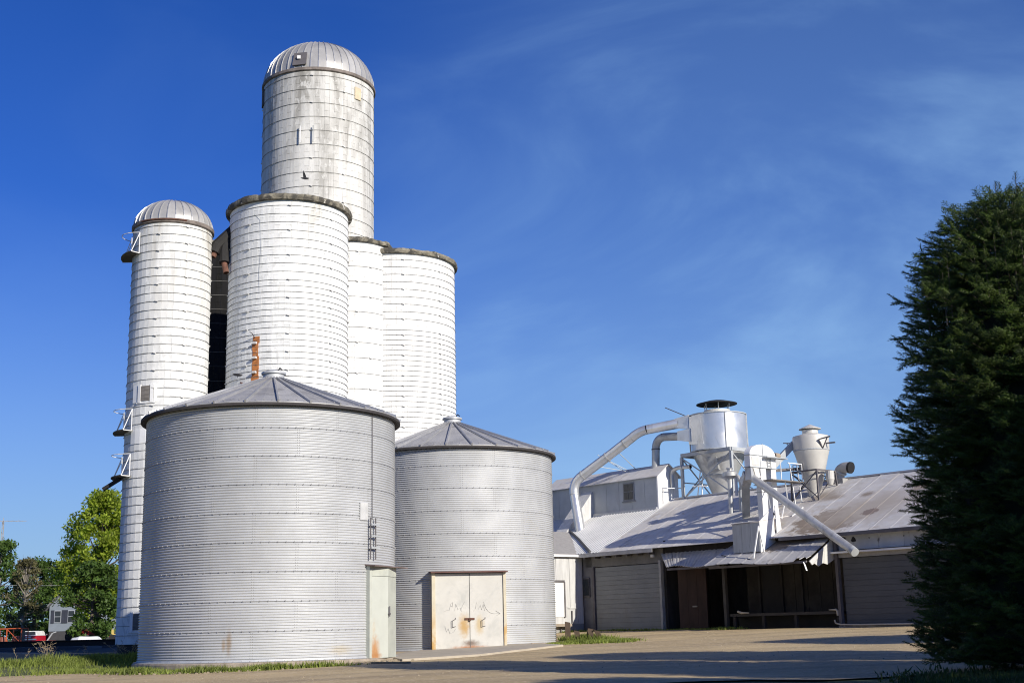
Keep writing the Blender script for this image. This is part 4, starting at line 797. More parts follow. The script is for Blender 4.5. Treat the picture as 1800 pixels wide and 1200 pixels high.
el_.part('boot_flange', MB().box((xf - .46, 1.44, 5.98), (xf + .04, 1.9, 6.05)), frame_dk)
el_.part('platform', MB().box((xf + .02, .85, 7.36), (xf + .55, 3.0, 7.40)), mat('weathered_platform', (.22, .20, .18), rough=.9))
el_.part('upper_shelf', MB().box((xf + .03, .9, 8.34), (xf + .3, 2.3, 8.38)), steel_pt)
el_.part('motor', MB().tube([(xf - .1, 1.9, 8.52), (xf - .1, 2.2, 8.52)], .12, 12), mat('motor_tan', (.34, .27, .2), rough=.7))
ldo = el_.part('ladder', MB().bar((xf + .05, 1.22, 7.95), (xf + .05, 1.22, 8.4), .03).bar((xf + .05, 1.44, 7.95), (xf + .05, 1.44, 8.4), .03), steel_pt)
for z in (8.02, 8.17, 8.32): el_.part('rung', MB().bar((xf + .05, 1.22, z), (xf + .05, 1.44, z), .025), steel_pt, parent=ldo)
ra = MB()
for (a, b) in ((xf + .5, 1.5), (xf + .5, 2.95), (xf + .05, 2.95)): ra.bar((a, b, 7.4), (a, b, 8.15), .03)
ra.bar((xf + .5, 2.0, 8.15), (xf + .5, 2.95, 8.15), .035).bar((xf + .05, 2.95, 8.15), (xf + .5, 2.95, 8.15), .03)
el_.part('railing', ra, white_pt)
el_.part('platform_ladder', MB().bar((xf + .2, 2.75, 6.4), (xf + .1, 2.65, 8.2), .035).bar((xf + .35, 3.0, 6.5), (xf + .25, 2.95, 8.2), .035), white_pt)
el_.part('platform_strut', MB().bar((xf + .1, 2.4, 6.35), (xf + .3, 2.0, 7.36), .04).bar((xf + .9, 1.5, 5.85), (xf + .9, 2.3, 6.25), .05).bar((xf + .6, 1.2, 5.75), (xf + .5, 1.6, 6.4), .035), white_pt)
el_.part('guy_rod', MB().bar((10.5, -.1, 5.9), (9.5, 1.0, 7.0), .035), steel_pt)
# long spout
sp_ = Thing('grain_spout', 'long grey round spout running down from the elevator head over the right canopy', 'grain spout', (14.6, -1.0, 4.1), 'B')
sp_.part('spout_pipe', MB().tube([(9.1, .42, 7.55), (9.35, .30, 7.46), (14.85, -1.05, 4.15)], .16, 18), silver_d, smooth=True)
sp_.part('spout_end', MB().tube([(14.75, -1.01, 4.2), (15.02, -1.12, 4.04)], .165, 18), steel_pt, smooth=True)
# small cream cyclone
cx2, cy2_, = 10.0, 3.6
c2t = Thing('small_cyclone', 'small cream cyclone with a pointed rain cap on a dark angle iron stand', 'dust cyclone', (cx2, cy2_, 6.3), 'B')
c2t.part('body', MB().lathe([(.33, 9.5), (.76, 9.38), (.78, 9.32), (.76, 8.75), (.70, 8.55), (.53, 7.9), (.36, 7.3), (.13, 6.55), (.13, 6.40)], (cx2, cy2_, 0), 40), cream, smooth=True)
c2t.part('body_band', MB().lathe([(.755, 8.73), (.775, 8.75), (.765, 8.79)], (cx2, cy2_, 0), 40), steel_pt)
c2t.part('neck', MB().lathe([(.34, 9.35), (.34, 9.66), (.30, 9.66)], (cx2, cy2_, 0), 28), cream, smooth=True)
c2t.part('rain_cap', MB().lathe([(.001, 9.92), (.47, 9.72), (.47, 9.69), (.001, 9.80)], (cx2, cy2_, 0), 28), cream)
s0 = .66
st = MB()
for a in (-s0, s0):
    for b in (-s0, s0): c2t.part('stand_leg', MB().bar((cx2 + a, cy2_ + b, 7.85), (cx2 + a * 1.05, cy2_ + b * 1.05, rz(min(cy2_ + b * 1.05, 5)) + .02), .06), frame_dk)
for p, q in (((-1, -1), (1, -1)), ((1, -1), (1, 1)), ((1, 1), (-1, 1)), ((-1, 1), (-1, -1))):
    a = Vector((cx2 + p[0] * s0, cy2_ + p[1] * s0, 7.85)); b = Vector((cx2 + q[0] * s0, cy2_ + q[1] * s0, 7.85)); c2t.part('stand_rail', MB().bar(a, b, .06), frame_dk)
    za, zb_ = rz(a.y) + .1, rz(min(b.y, 5)) + .1
    c2t.part('stand_brace', MB().bar((a.x, a.y, 7.8), (b.x, b.y, zb_), .035).bar((b.x, b.y, 7.8), (a.x, a.y, za), .035), frame_dk)
c2t.part('side_bin', MB().lathe([(.18, 7.8), (.18, 7.45), (.1, 7.2)], (cx2 + .85, cy2_, 0), 14), cream)
for sx in (-1, 1):
    bx = cx2 + sx * .72; c2t.part('lifting_bracket', MB().bar((bx, cy2_ - .2, 8.75), (bx + .02 * sx, cy2_ - .45, 9.15), .04).bar((bx, cy2_ - .2, 8.75), (bx + .35 * sx, cy2_ - .3, 9.2), .035).bar((bx, cy2_ - .4, 9.15), (bx + .5 * sx, cy2_ - .3, 9.22), .05).bar((bx, cy2_, 9.0), (bx + .45 * sx, cy2_ + .1, 9.0), .06), steel_pt if sx < 0 else frame_dk)
c2t.part('inlet_duct', MB().bar((8.85, 2.3, 8.1), (9.35, 3.3, 9.15), .2, .26), steel_pt)
c2t.part('outlet_duct', MB().bar((8.9, 1.9, 7.9), (9.7, 3.5, 8.02), .12), frame_dk)
# roof vent
rv = Thing('roof_vent', 'silver gooseneck roof vent with a dark mouth on the ridge', 'roof vent', (10.7, 4.75, 7.4), 'B')
rv.part('base', MB().box((10.35, 4.5, 7.3), (10.85, 5.0, 7.55)), galv_dull)
rv.part('elbow', MB().tube([(10.52, 4.75, 7.45)] + bend([(10.5, 4.75, 7.6), (10.5, 4.75, 8.12), (11.15, 4.7, 7.98)], 8), .24, 18, caps=False), galv_dull, smooth=True)
rv.part('mouth', MB().tube([(11.1, 4.7, 7.99), (11.2, 4.7, 7.97)], .25, 18), black_st)
rv.part('seam', MB().tube([(10.6, 4.75, 7.8), (10.63, 4.75, 7.85)], .255, 18), steel_pt)

# ------------------------------------------------------------------ yard clutter
solo('concrete_block', MB().box((.45, 46.2, .74), (.95, 46.6, 1.06)), mat('block', (.40, .33, .25), rough=.9, var=.2, bump=.3), 'square tan concrete block on the ground at the right foot of the door bin', 'block')
for i, (x, y, h, tx, lb) in enumerate(((1.75, 49.0, .75, .0, 'tallest dark timber stub leaning on the right side of the door bin'), (2.15, 48.4, .42, -.1, 'short dark wood stub in the grass nearest the bin'), (2.45, 48.3, .48, .12, 'middle dark wood stub of the little cluster in the grass'), (2.7, 48.2, .36, -.15, 'low tilted dark wood stub in the grass'), (3.0, 48.2, .40, -.22, 'rightmost dark wood stub tilting outwards in the grass'))):
    z = g(x, y); solo('timber_stub', MB().hexa([(x, y, z - .1), (x + .2, y, z - .1), (x + .2, y + .16, z - .1), (x, y + .16, z - .1), (x + tx, y, z + h), (x + .2 + tx, y, z + h - .04), (x + .2 + tx, y + .16, z + h - .05), (x + tx, y + .16, z + h)]), mat('dark_timber', (.085, .06, .042), rough=.95, var=.3), lb, 'timber stub', 'dark timber stubs beside the bin')
solo('plank', MB().hexa([(-4.1, 36.2, g(-4.1, 36.2)), (-3.0, 34.9, g(-3, 34.9)), (-2.9, 35.1, g(-3, 35)), (-4.0, 36.45, g(-4, 36.4)), (-4.1, 36.2, g(-4.1, 36.2) + .08), (-3.0, 34.9, g(-3, 34.9) + .08), (-2.9, 35.1, g(-3, 35) + .08), (-4.0, 36.45, g(-4, 36.4) + .08)]), mat('old_plank', (.20, .17, .12), rough=.9, var=.2), 'loose weathered plank lying before the narrow bin door', 'plank')
# scattered stones at the foot of the near bin
stn = MB(); 
for i in range(900):
    a = math.radians(random.uniform(-60, 62)); r = 4.02 + abs(random.gauss(0, .38)); x = B1[0] + r * math.sin(a + .18); y = B1[1] - r * math.cos(a + .18); s_ = random.uniform(.012, .05); z = g(x, y) + .03
    stn.hexa([(x - s_, y - s_ * .7, z - .01), (x + s_ * .8, y - s_, z - .01), (x + s_, y + s_, z - .01), (x - s_ * .7, y + s_ * .8, z - .01), (x - s_ * .5, y - s_ * .4, z + s_), (x + s_ * .5, y - s_ * .6, z + s_ * .8), (x + s_ * .6, y + s_ * .5, z + s_ * .9), (x - s_ * .5, y + s_ * .5, z + s_)])
for i in range(900):
    x = random.uniform(-16, 16); y = random.uniform(27, 50); s_ = random.uniform(.008, .028); z = g(x, y) + .03
    if (x - B1[0]) ** 2 + (y - B1[1]) ** 2 < 15.5 or (x - B2[0]) ** 2 + (y - B2[1]) ** 2 < 15.5: continue
    stn.add([(x - s_, y - s_, z - .005), (x + s_, y - s_, z - .005), (x + s_, y + s_, z - .005), (x - s_, y + s_, z - .005), (x, y, z + s_)], [(0, 1, 4), (1, 2, 4), (2, 3, 4), (3, 0, 4)])
solo('loose_stones', stn, mat('pale_stone', (.34, .28, .19), rough=.9, var=.3, scale=9), kind='stuff')

# ------------------------------------------------------------------ grass
def grass(name, regions, m, label=None):
    vs_, fs = [], []; o = 0
    for (px_, py_, wob, n, h0, h1, lift) in regions:
        t_ = RNG.random(n); seg = np.array(px_)
        xs = np.interp(t_, np.linspace(0, 1, len(px_)), px_) ; ys = np.interp(t_, np.linspace(0, 1, len(py_)), py_)
        d = RNG.normal(0, 1, n) * wob; clump = np.sin(xs * 3.1) * np.sin(ys * 2.3 + xs)
        ys = ys + d; xs = xs + RNG.normal(0, .25, n)
        keep = ~(((xs - B1[0]) ** 2 + (ys - B1[1]) ** 2 < 4.0 ** 2) | ((xs - B2[0]) ** 2 + (ys - B2[1]) ** 2 < 4.02 ** 2))
        xs, ys, clump, d = xs[keep], ys[keep], clump[keep], d[keep]; n = len(xs)
        zs = np.interp((xs - O3.x) * -.7547 + (ys - 60.) * -.656, _WX, _WY) + .02
        zs = zs + lift * np.exp(-(d / (wob * 1.1 + 1e-6)) ** 2)
        h = (h0 + (h1 - h0) * RNG.random(n)) * (1 + .45 * clump); a = RNG.random(n) * 2 * PI; wd = .014 + .012 * RNG.random(n); ln = RNG.normal(0, .35, (n, 2)) * h[:, None]
        v = np.zeros((n, 3, 3)); v[:, 0] = np.stack([xs - np.cos(a) * wd, ys - np.sin(a) * wd, zs], 1); v[:, 1] = np.stack([xs + np.cos(a) * wd, ys + np.sin(a) * wd, zs], 1); v[:, 2] = np.stack([xs + ln[:, 0], ys + ln[:, 1], zs + h], 1)
        vs_.append(v.reshape(-1, 3)); fs.append(np.arange(n * 3).reshape(-1, 3) + o); o += n * 3
    ob = bpy.data.objects.new(name, mesh_np(name, np.concatenate(vs_), np.concatenate(fs), m)); C.objects.link(ob); ob['kind'] = 'stuff'
    if label: ob['label'] = label
    return ob
berm = patch('grass_bank', mat('bank_soil', (.10, .115, .04), rough=.95, var=.35, scale=2), -46, -10.2, 0., 1., 60, 8, 0, warp=lambda x, y, u, v: (x, 40.9 + 1.2 * math.sin(x * .3) * .3 + (v - .5) * 6.5 + max(0, x + 14) * .35))
for v in berm.data.vertices:
    x, y, z = v.co; c = 40.9 + .36 * math.sin(x * .3) + max(0, x + 14) * .35; q = (y - c) / 3.25; v.co.z = g(x, y) + .28 * max(0, 1 - q * q) - .02
gr_m = leafmat('verge_grass', (.19, .23, .05), trans=.3, scale=1.1)
grass('verge_grass', [((-46, -30, -14, -10.6), (40.9, 41.1, 41.2, 42.5), 1.35, 60000, .08, .26, .27), ((-14, -12, -10.9, -9, -6.5), (39.0, 38, 36.6, 35.9, 35.4), .28, 9000, .04, .16, 0),
                      ((1.2, 2.4, 3.9), (46.8, 46.6, 46.4), .45, 6500, .03, .12, 0), ((1.9, 4, 7.0, 9.0), (59.7, 59.5, 55.8, 53.4), .14, 4200, .03, .12, 0), ((2.0, 2.3, 3.2), (50.4, 48.8, 48.2), .4, 3500, .06, .22, 0), ((-8, -6, -4.6), (35.5, 35.3, 35.6), .12, 1200, .04, .2, 0)], gr_m)
grass('shaded_lawn', [((6.2, 8, 12, 16), (18.5, 18.6, 19.0, 20.0), 1.4, 34000, .05, .16, 0)], leafmat('lawn_grass', (.05, .08, .02), trans=.2))
dry = mat('dry_stalk', (.34, .27, .17), rough=.9)
wl = ['tall cluster of dry stalks on the grass bank farthest left', 'bent dry stalk leaning over the bank left of its middle', 'straight thin dry stalk on the middle of the bank', 'slanting dry stalk on the bank right of its middle', 'bushy dry weed on the bank close to the slim silo', 'dry weed beside the black gap at the near bin']
for i, (x, y, h, n) in enumerate(((-15.2, 42.2, .72, 9), (-15.7, 41.2, .5, 2), (-14.6, 42.4, .5, 2), (-13.8, 42.4, .5, 2), (-12.8, 42.8, .62, 7), (-12.4, 42.8, .55, 3))):
    t = Thing('dry_weed', wl[i], 'weed', (x, y, g(x, y)), group='dry weeds on the grass bank')
    for k in range(n):
        lx, ly = random.gauss(0, .16), random.gauss(0, .12); hh = h * random.uniform(.7, 1.1); z = g(x, y) + .2
        t.part('stalk', MB().tube([(x + lx * .3, y + ly * .3, z), (x + lx, y + ly, z + hh * .5), (x + lx * 2.2, y + ly * 2, z + hh)], [.007, .005, .003], 4), dry)
        sh_ = MB()
        for q in range(8):
            u = random.uniform(.55, 1); p = Vector((x + lx * (1 + (u - .5) * 2.4), y + ly, z + hh * u)); dlt = Vector((random.gauss(0, .05), random.gauss(0, .05), random.uniform(0, .06))); sh_.bar(p, p + dlt, .008)
        t.part('seed_head', sh_, dry, kind='stuff')
# ------------------------------------------------------------------ trees
def leaf_cloud(cents, rads, per, size, seed, flat=.5):
    """leaf-sized quads spread through overlapping clumps"""
    r = np.random.default_rng(seed); V = []; 
    for c, R_ in zip(cents, rads):
        n = per; d = r.normal(0, 1, (n, 3)); d /= np.linalg.norm(d, axis=1)[:, None]; rad = r.random(n) ** .45
        p = np.array(c) + d * rad[:, None] * np.array(R_)
        a = r.normal(0, 1, (n, 3)); a /= np.linalg.norm(a, axis=1)[:, None]; b = np.cross(a, r.normal(0, 1, (n, 3))); b /= np.linalg.norm(b, axis=1)[:, None]
        s = size * (.6 + .8 * r.random(n))[:, None]
        V.append(np.stack([p - a * s, p - b * s * flat, p + a * s, p + b * s * flat], 1))
    v = np.concatenate(V).reshape(-1, 3); return v, np.arange(len(v)).reshape(-1, 4)
def leafy_tree(name, label, x, y, h, w_, lm, bark, seed, n_cl=60, per=90, size=.16, z_low=.18, group=None, bare=0., lean=0., trunk_r=None, shape=.5):
    z = g(x, y); t = Thing(name, label, 'tree', (x, y, z), group=group); r = np.random.default_rng(seed); tr = trunk_r or h * .022
    tm = MB(); top = Vector((x + lean, y, z + h * .8))
    tm.tube([(x, y, z - .2), (x + lean * .2, y, z + h * .25), (x + lean * .6, y, z + h * .5), top], [tr * 1.3, tr, tr * .7, tr * .2], 7)
    cents, rads = [], []
    for i in range(n_cl):
        u = r.random() ** .8; zz = z + h * (z_low + (1 - z_low) * u * .95)
        prof = math.sin(PI * min(1, (u * .86 + .12))) ** shape * (1 - .25 * u)
        a = r.random() * 2 * PI; rr = w_ * prof * (r.random() ** .4) * .88
        c = Vector((x + lean * u + rr * math.cos(a), y + rr * math.sin(a), zz)); cents.append(tuple(c)); q = w_ * (.13 + .13 * r.random()); rads.append((q, q, q * .72))
        if i % 3 == 0 or bare:
            b0 = Vector((x + lean * u * .6, y, z + h * (.15 + .55 * u))); md = b0.lerp(c, .5) + Vector((0, 0, -.03 * h * (1 - u)))
            tm.tube([b0, md, c], [tr * .4, tr * .25, tr * .06], 5, caps=False)
            if bare:
                for q_ in range(9): e = c + Vector(r.normal(0, 1, 3)) * w_ * .16; tm.tube([md.lerp(c, .6), e], [tr * .09, tr * .02], 3, caps=False)
    t.part('trunk', tm, bark)
    v, f = leaf_cloud(cents, rads, per, size, seed + 1); v = v - np.array(t.o); t.inst('crown', mesh_np('crown', v, f, lm))
    return t
bark = mat('tree_bark', (.085, .07, .055), rough=.95, var=.3, scale=6); bark_l = mat('pale_bark', (.20, .18, .15), rough=.95, var=.3)
lf_y = leafmat('spring_leaves', (.25, .31, .035), trans=.45); lf_d = leafmat('dark_leaves', (.065, .115, .022), trans=.25); lf_m = leafmat('green_leaves', (.07, .125, .025), trans=.35); lf_b = leafmat('olive_leaves', (.12, .11, .05), trans=.3)
leafy_tree('leafy_tree', 'tall bright yellow-green tree left of the slim silo', -37.2, 115, 13.4, 4.6, lf_y, bark, 11, 150, 120, .16, .16, shape=.6)
leafy_tree('leafy_tree', 'lower yellow-green tree hiding the right half of the house', -40.3, 124, 9.0, 2.7, lf_y, bark, 61, 80, 90, .15, .12)
leafy_tree('leafy_tree', 'dark green bushy tree filling the corner between house and slim silo', -35.4, 108, 6.6, 3.3, lf_d, bark, 12, 80, 90, .15, .05)
leafy_tree('leafy_tree', 'dark green tree at the left edge behind the mast', -60.5, 150, 12.0, 5.0, lf_d, bark, 13, 80, 100, .2, .1)
leafy_tree('leafy_tree', 'mid green tree between the mast and the house', -55.3, 158, 9.5, 4.2, lf_m, bark, 14, 70, 100, .2, .05)
leafy_tree('leafy_tree', 'low dark tree behind the red car', -58.5, 140, 7.5, 3.6, lf_d, bark, 17, 60, 90, .18, .05)
leafy_tree('leafy_tree', 'dark round tree directly behind the orange cage trailer', -62.5, 168, 10.5, 5.5, lf_d, bark, 31, 80, 90, .22, .02)
leafy_tree('leafy_tree', 'broad dark tree behind the forked brownish tree', -53.5, 172, 9.0, 5.5, lf_d, bark, 32, 80, 90, .22, .02)
leafy_tree('leafy_tree', 'dark green tree showing just left of the house gable', -57.0, 182, 8.6, 5.0, lf_m, bark, 33, 80, 90, .22, .02)
leafy_tree('bare_tree', 'sparse nearly bare tree rising above the dark trees on the left', -56.5, 165, 13.6, 4.2, lf_b, bark_l, 15, 46, 12, .14, .35, bare=1, trunk_r=.22)
leafy_tree('leafy_tree', 'brownish budding tree with a forked trunk beside the house', -50.2, 132, 8.6, 2.6, lf_b, bark_l, 16, 50, 60, .15, .15, bare=1, trunk_r=.2)
leafy_tree('leafy_tree', 'small bright green bush tree in front of the house wall', -42.5, 150, 6.5, 4.0, lf_m, bark, 18, 60, 80, .18, .05)
# distant wood along the horizon
rs = np.random.default_rng(5); cs_, rr_ = [], []
for i in range(420):
    a = rs.uniform(-1.2, 1.2); d = rs.uniform(420, 470); cs_.append((d * math.sin(a), d * math.cos(a), 2 + rs.random() * 4)); rr_.append((9, 6, 4 + 3 * rs.random()))
v, f = leaf_cloud(cs_, rr_, 60, 1.1, 6); ob = bpy.data.objects.new('far_wood', mesh_np('far_wood', v, f, lf_d)); C.objects.link(ob); ob['kind'] = 'stuff'
# the near spruce at the right
def spruce(x, y, h, w_, seed):
    z = g(x, y); t = Thing('spruce_tree', 'big dark spruce filling the right edge of the view', 'tree', (x, y, z)); r = np.random.default_rng(seed)
    tm = MB().tube([(x, y, z - .2), (x, y, z + h * .5), (x, y, z + h * .97)], [.2, .12, .02], 8)
    # one spray of needles, tip along +x, about 0.5 long
    def spray(n, ln, r):
        vv = []
        tw = [((0, 0, 0), (ln, 0, 0))] + [((ln * u, 0, 0), (ln * u + ln * .33 * (1.1 - u * .5), s_ * ln * .38 * (1.1 - u), -.01)) for u in (.2, .42, .64, .82) for s_ in (-1, 1)]
        for a, b in tw:
            a = np.array(a); b = np.array(b); d = b - a; L_ = np.linalg.norm(d); d = d / L_; k = int(n * L_ / ln)
            for q in range(k):
                p = a + d * L_ * (q / k); o = np.cross(d, r.normal(0, 1, 3)); o /= np.linalg.norm(o); e = p + (d * .6 + o) * (.042 + .014 * r.random()); sd = np.cross(d, o); sd = sd / (np.linalg.norm(sd) + 1e-9) * .0065
                vv += [p - sd, p + sd, e]
            sd = np.array([0, 0, .006]); vv += [a - sd, a + sd, b]
        return np.array(vv)
    sprays = [spray(30, .40, r) for _ in range(4)]
    V = []
    def put(p, d, s_):
        d = d / np.linalg.norm(d); up = np.array([0, 0, 1.]) + r.normal(0, .25, 3); sx = np.cross(up, d); sx /= np.linalg.norm(sx); u_ = np.cross(d, sx)
        M = np.stack([d, sx, u_], 0); V.append(sprays[r.integers(4)] * s_ @ M + p)
    prof_u = [0, .06, .2, .35, .5, .62, .75, .85, .93, 1.0]; prof_w = [.97, 1.0, .95, .93, .97, .95, .90, .76, .56, .2]
    nb = 1150
    for i in range(nb):
        u = (i + .5) / nb; zz = z + .1 + (h - .35) * u; a = i * 2.39996 + r.normal(0, .2); R_ = w_ * np.interp(u, prof_u, prof_w) * (.88 + .2 * r.random()) * (1.06 if r.random() < .08 else 1)
        d = np.array([math.cos(a), math.sin(a), 0.]); tilt = .06 + .9 * max(0, u - .62) / .38 + r.normal(0, .07)
        p0 = np.array([x, y, zz]) - np.array([0, 0, tilt * R_ * .6]); ns = max(4, int(R_ / .2))
        tm.tube([tuple(p0), tuple(p0 + d * R_ * .5 + np.array([0, 0, tilt * R_ * .5])), tuple(p0 + d * R_ * .95 + np.array([0, 0, tilt * R_]))], [.018, .012, .004], 3, caps=False)
        for k in range(ns):
            f_ = (k + 1) / ns
            if f_ < .45: continue
            p = p0 + d * R_ * f_ * .92 + np.array([0, 0, tilt * R_ * f_])
            for s_ in (-1, 1):
                dd = d * .7 + np.array([-d[1], d[0], 0]) * s_ * (.9 - .3 * f_) + np.array([0, 0, .25 + r.normal(0, .25)]); put(p, dd, .5 + .4 * r.random())
            put(p + r.normal(0, .03, 3), d * .8 + r.normal(0, .3, 3) + np.array([0, 0, tilt * .6 + .25]), .6 + .35 * r.random())
    # upright leaders at the top
    for i in range(64):
        a = r.random() * 2 * PI; R_ = w_ * .80 * math.sqrt(r.random()); b = np.array([x + R_ * math.cos(a), y + R_ * math.sin(a), z + h * (1.0 - .20 * (R_ / w_ / .80) ** 1.6) - .30]); L_ = .4 + .45 * r.random()
        tm.tube([tuple(b - np.array([0, 0, .5])), tuple(b + np.array([0, 0, L_]))], [.015, .004], 4, caps=False)
        for k in range(7):
            f_ = k / 7
            for q in range(3): aa = r.random() * 2 * PI; put(b + np.array([0, 0, L_ * f_ - .1]), np.array([math.cos(aa), math.sin(aa), .8]), .42 * (1.25 - f_))
        put(b + np.array([0, 0, L_ - .2]), np.array([0.05, 0, 1.]), .6)
    t.part('trunk', tm, bark)
    print('spruce tris', sum(len(q) for q in V) // 3)
    v = np.concatenate(V) - np.array(t.o); me = mesh_np('crown', v, np.arange(len(v)).reshape(-1, 3), leafmat('spruce_needles', (.050, .080, .011), var=.6, trans=.12, scale=2.2)); t.inst('crown', me)
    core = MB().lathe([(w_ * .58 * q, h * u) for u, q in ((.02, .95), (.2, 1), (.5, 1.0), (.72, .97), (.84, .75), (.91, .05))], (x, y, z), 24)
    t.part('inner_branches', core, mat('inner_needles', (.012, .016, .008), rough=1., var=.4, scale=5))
    return t
SP = spruce(9.05, 21.8, 8.15, 2.28, 21)
# more spruces of the same row, out of view to the right; they shade the yard and the lower half of the near one
for (x, y, sc_, rot, lb) in ((14.4, 22.6, .98, 1.3, 'spruce standing behind and right of the near spruce'), (14.3, 15.4, 1.02, 2.6, 'lower spruce standing right of the near spruce'), (20.5, 27.0, .95, .6, 'spruce farthest back along the right side of the yard'), (12.6, 11.2, .9, 4.1, 'spruce of the row closest to the viewer')):
    c = SP.e.copy(); C.objects.link(c); c.location = (x, y, g(x, y)); c.rotation_euler = (0, 0, rot); c.scale = (sc_,) * 3; c['label'] = lb; c['group'] = 'spruces along the right side of the yard'
    for ch_ in list(SP.e.children):
        d = ch_.copy(); C.objects.link(d); d.parent = c
SP.e['group'] = 'spruces along the right side of the yard'

# ------------------------------------------------------------------ far left: house, mast, car, machinery
hs_ = Thing('house', 'shaded blue-grey house with shuttered windows half hidden by the bright tree', 'house', (-47.0, 140, 1.3))
hw = mat('shade_toned_siding', (.21, .245, .29), rough=.8, var=.06); hr = mat('grey_shingles', (.17, .17, .18), rough=.9); fn = mat('dark_foundation', (.05, .05, .055), rough=.9)  # house colours lowered to stand for the shade it lies in
hx0, hx1 = -50.5, -43.0
hs_.part('wall', MB().add([(hx0, 140, 2.3), (hx1, 140, 2.3), (hx1, 140, 4.9), ((hx0 + hx1) / 2, 140, 9.0), (hx0, 140, 4.9), (hx0, 150, 2.3), (hx1, 150, 2.3), (hx1, 150, 4.9), ((hx0 + hx1) / 2, 150, 9.0), (hx0, 150, 4.9)], [(0, 1, 2, 3, 4), (9, 8, 7, 6, 5), (0, 4, 9, 5), (1, 6, 7, 2)]), hw)
hs_.part('foundation', MB().box((hx0 + .05, 140.05, .8), (hx1 - .05, 149.9, 2.3)), fn)
mxh = (hx0 + hx1) / 2
for s_ in (-1, 1): xo = mxh + s_ * (hx1 - mxh + .45); hs_.part('roof', MB().hexa([(mxh, 139.5, 9.0), (xo, 139.5, 4.45), (xo, 150.4, 4.45), (mxh, 150.4, 9.0), (mxh, 139.5, 9.2), (xo, 139.5, 4.65), (xo, 150.4, 4.65), (mxh, 150.4, 9.2)]), hr)
for xw in (-49.55, -48.1):
    wf = hs_.part('window', MB().box((xw - .38, 139.93, 3.2), (xw + .38, 140, 4.5)), mat('white_sash', (.32, .34, .38)))
    for zz in (3.27, 3.88): hs_.part('pane', MB().box((xw - .3, 139.9, zz), (xw + .3, 139.94, zz + .53)), glass, parent=wf)
    for s_ in (-1, 1): hs_.part('shutter', MB().box((xw + s_ * .56 - .16, 139.92, 3.15), (xw + s_ * .56 + .16, 139.99, 4.52)), mat('dark_shutter', (.035, .04, .06)))
ma = Thing('antenna_mast', 'thin lattice antenna mast with a horizontal aerial at the left edge', 'mast', (-60.1, 150, 1.0))
mm = mat('mast_steel', (.36, .36, .36), rough=.6)
for dx, dy_ in ((-.22, -.13), (.22, -.13), (0, .25)): ma.part('mast_leg', MB().bar((-60.1 + dx, 150 + dy_, .8), (-60.1 + dx * .4, 150 + dy_ * .4, 15.1), .06), mm)
for k in range(24):
    z = 1.2 + k * .58; f_ = 1 - .6 * k / 24; s_ = 1 if k % 2 else -1; ma.part('lattice_brace', MB().bar((-60.1 + .22 * f_ * s_, 149.87, z), (-60.1 - .22 * f_ * s_, 149.87, z + .58), .035), mm)
ma.part('aerial', MB().bar((-61.5, 150, 15.1), (-57.4, 150, 15.05), .05).bar((-60.1, 150, 14.6), (-60.1, 150, 15.5), .05), mm)
for xx in (-60.9, -59.4, -58.8, -58.1): ma.part('aerial_element', MB().bar((xx, 149.3, 15.08), (xx, 150.7, 15.08), .03), mm)
solo('utility_wire', MB().tube([(-60 + 13 * i / 10, 140, 7.7 - .25 * math.sin(PI * i / 10) - .05 * i) for i in range(11)], .02, 4), mm, 'thin wire strung across the dark trees on the left', 'wire')
# red station wagon
redp = mat('red_car_paint', (.42, .012, .03), rough=.3, var=.03); whitep = mat('white_car_roof', (.75, .75, .72), rough=.4); chrome = mat('chrome', (.7, .7, .7), rough=.2, metal=.9); tyre = mat('tyre_rubber', (.02, .02, .02), rough=.9)
def car(x, y, z):
    t = Thing('parked_car', 'red car with a white roof parked beyond the black beam', 'car', (x, y, z)); w2 = .95
    t.part('body', MB().hexa([(x - w2, y, z + .3), (x + w2, y, z + .3), (x + w2, y + 4.6, z + .3), (x - w2, y + 4.6, z + .3), (x - w2 * .97, y + .05, z + .86), (x + w2 * .97, y + .05, z + .86), (x + w2 * .97, y + 4.5, z + .82), (x - w2 * .97, y + 4.5, z + .82)]), redp)
    t.part('cabin', MB().hexa([(x - .90, y + .15, z + .86), (x + .90, y + .15, z + .86), (x + .90, y + 3.2, z + .86), (x - .90, y + 3.2, z + .86), (x - .66, y + .55, z + 1.34), (x + .66, y + .55, z + 1.34), (x + .66, y + 2.6, z + 1.34), (x - .66, y + 2.6, z + 1.34)]), whitep)
    t.part('rear_window', MB().hexa([(x - .72, y + .20, z + .93), (x + .72, y + .20, z + .93), (x + .72, y + .28, z + .93), (x - .72, y + .28, z + .93), (x - .58, y + .44, z + 1.26), (x + .58, y + .44, z + 1.26), (x + .58, y + .52, z + 1.26), (x - .58, y + .52, z + 1.26)]), glass)
    t.part('rear_bumper', MB().box((x - .93, y - .12, z + .40), (x + .93, y - .01, z + .54)), chrome)
    t.part('number_plate', MB().box((x - .25, y - .03, z + .64), (x + .35, y - .005, z + .78)), whitep)
    for s_ in (-1, 1):
        t.part('tail_light', MB().box((x + s_ * .78 - .12, y - .03, z + .60), (x + s_ * .78 + .12, y - .005, z + .74)), mat('tail_lamp_red', (.5, .02, .02), rough=.3)); t.part('mirror', MB().box((x + s_ * 1.02 - .08, y + 2.6, z + .9), (x + s_ * 1.02 + .08, y + 2.7, z + 1.02)), whitep)
        for yy in (.9, 3.6): t.part('wheel', MB().tube([(x + s_ * .72, y + yy, z + .32), (x + s_ * .92, y + yy, z + .32)], .32, 16), tyre)
car(-51.9, 138, 1.05)
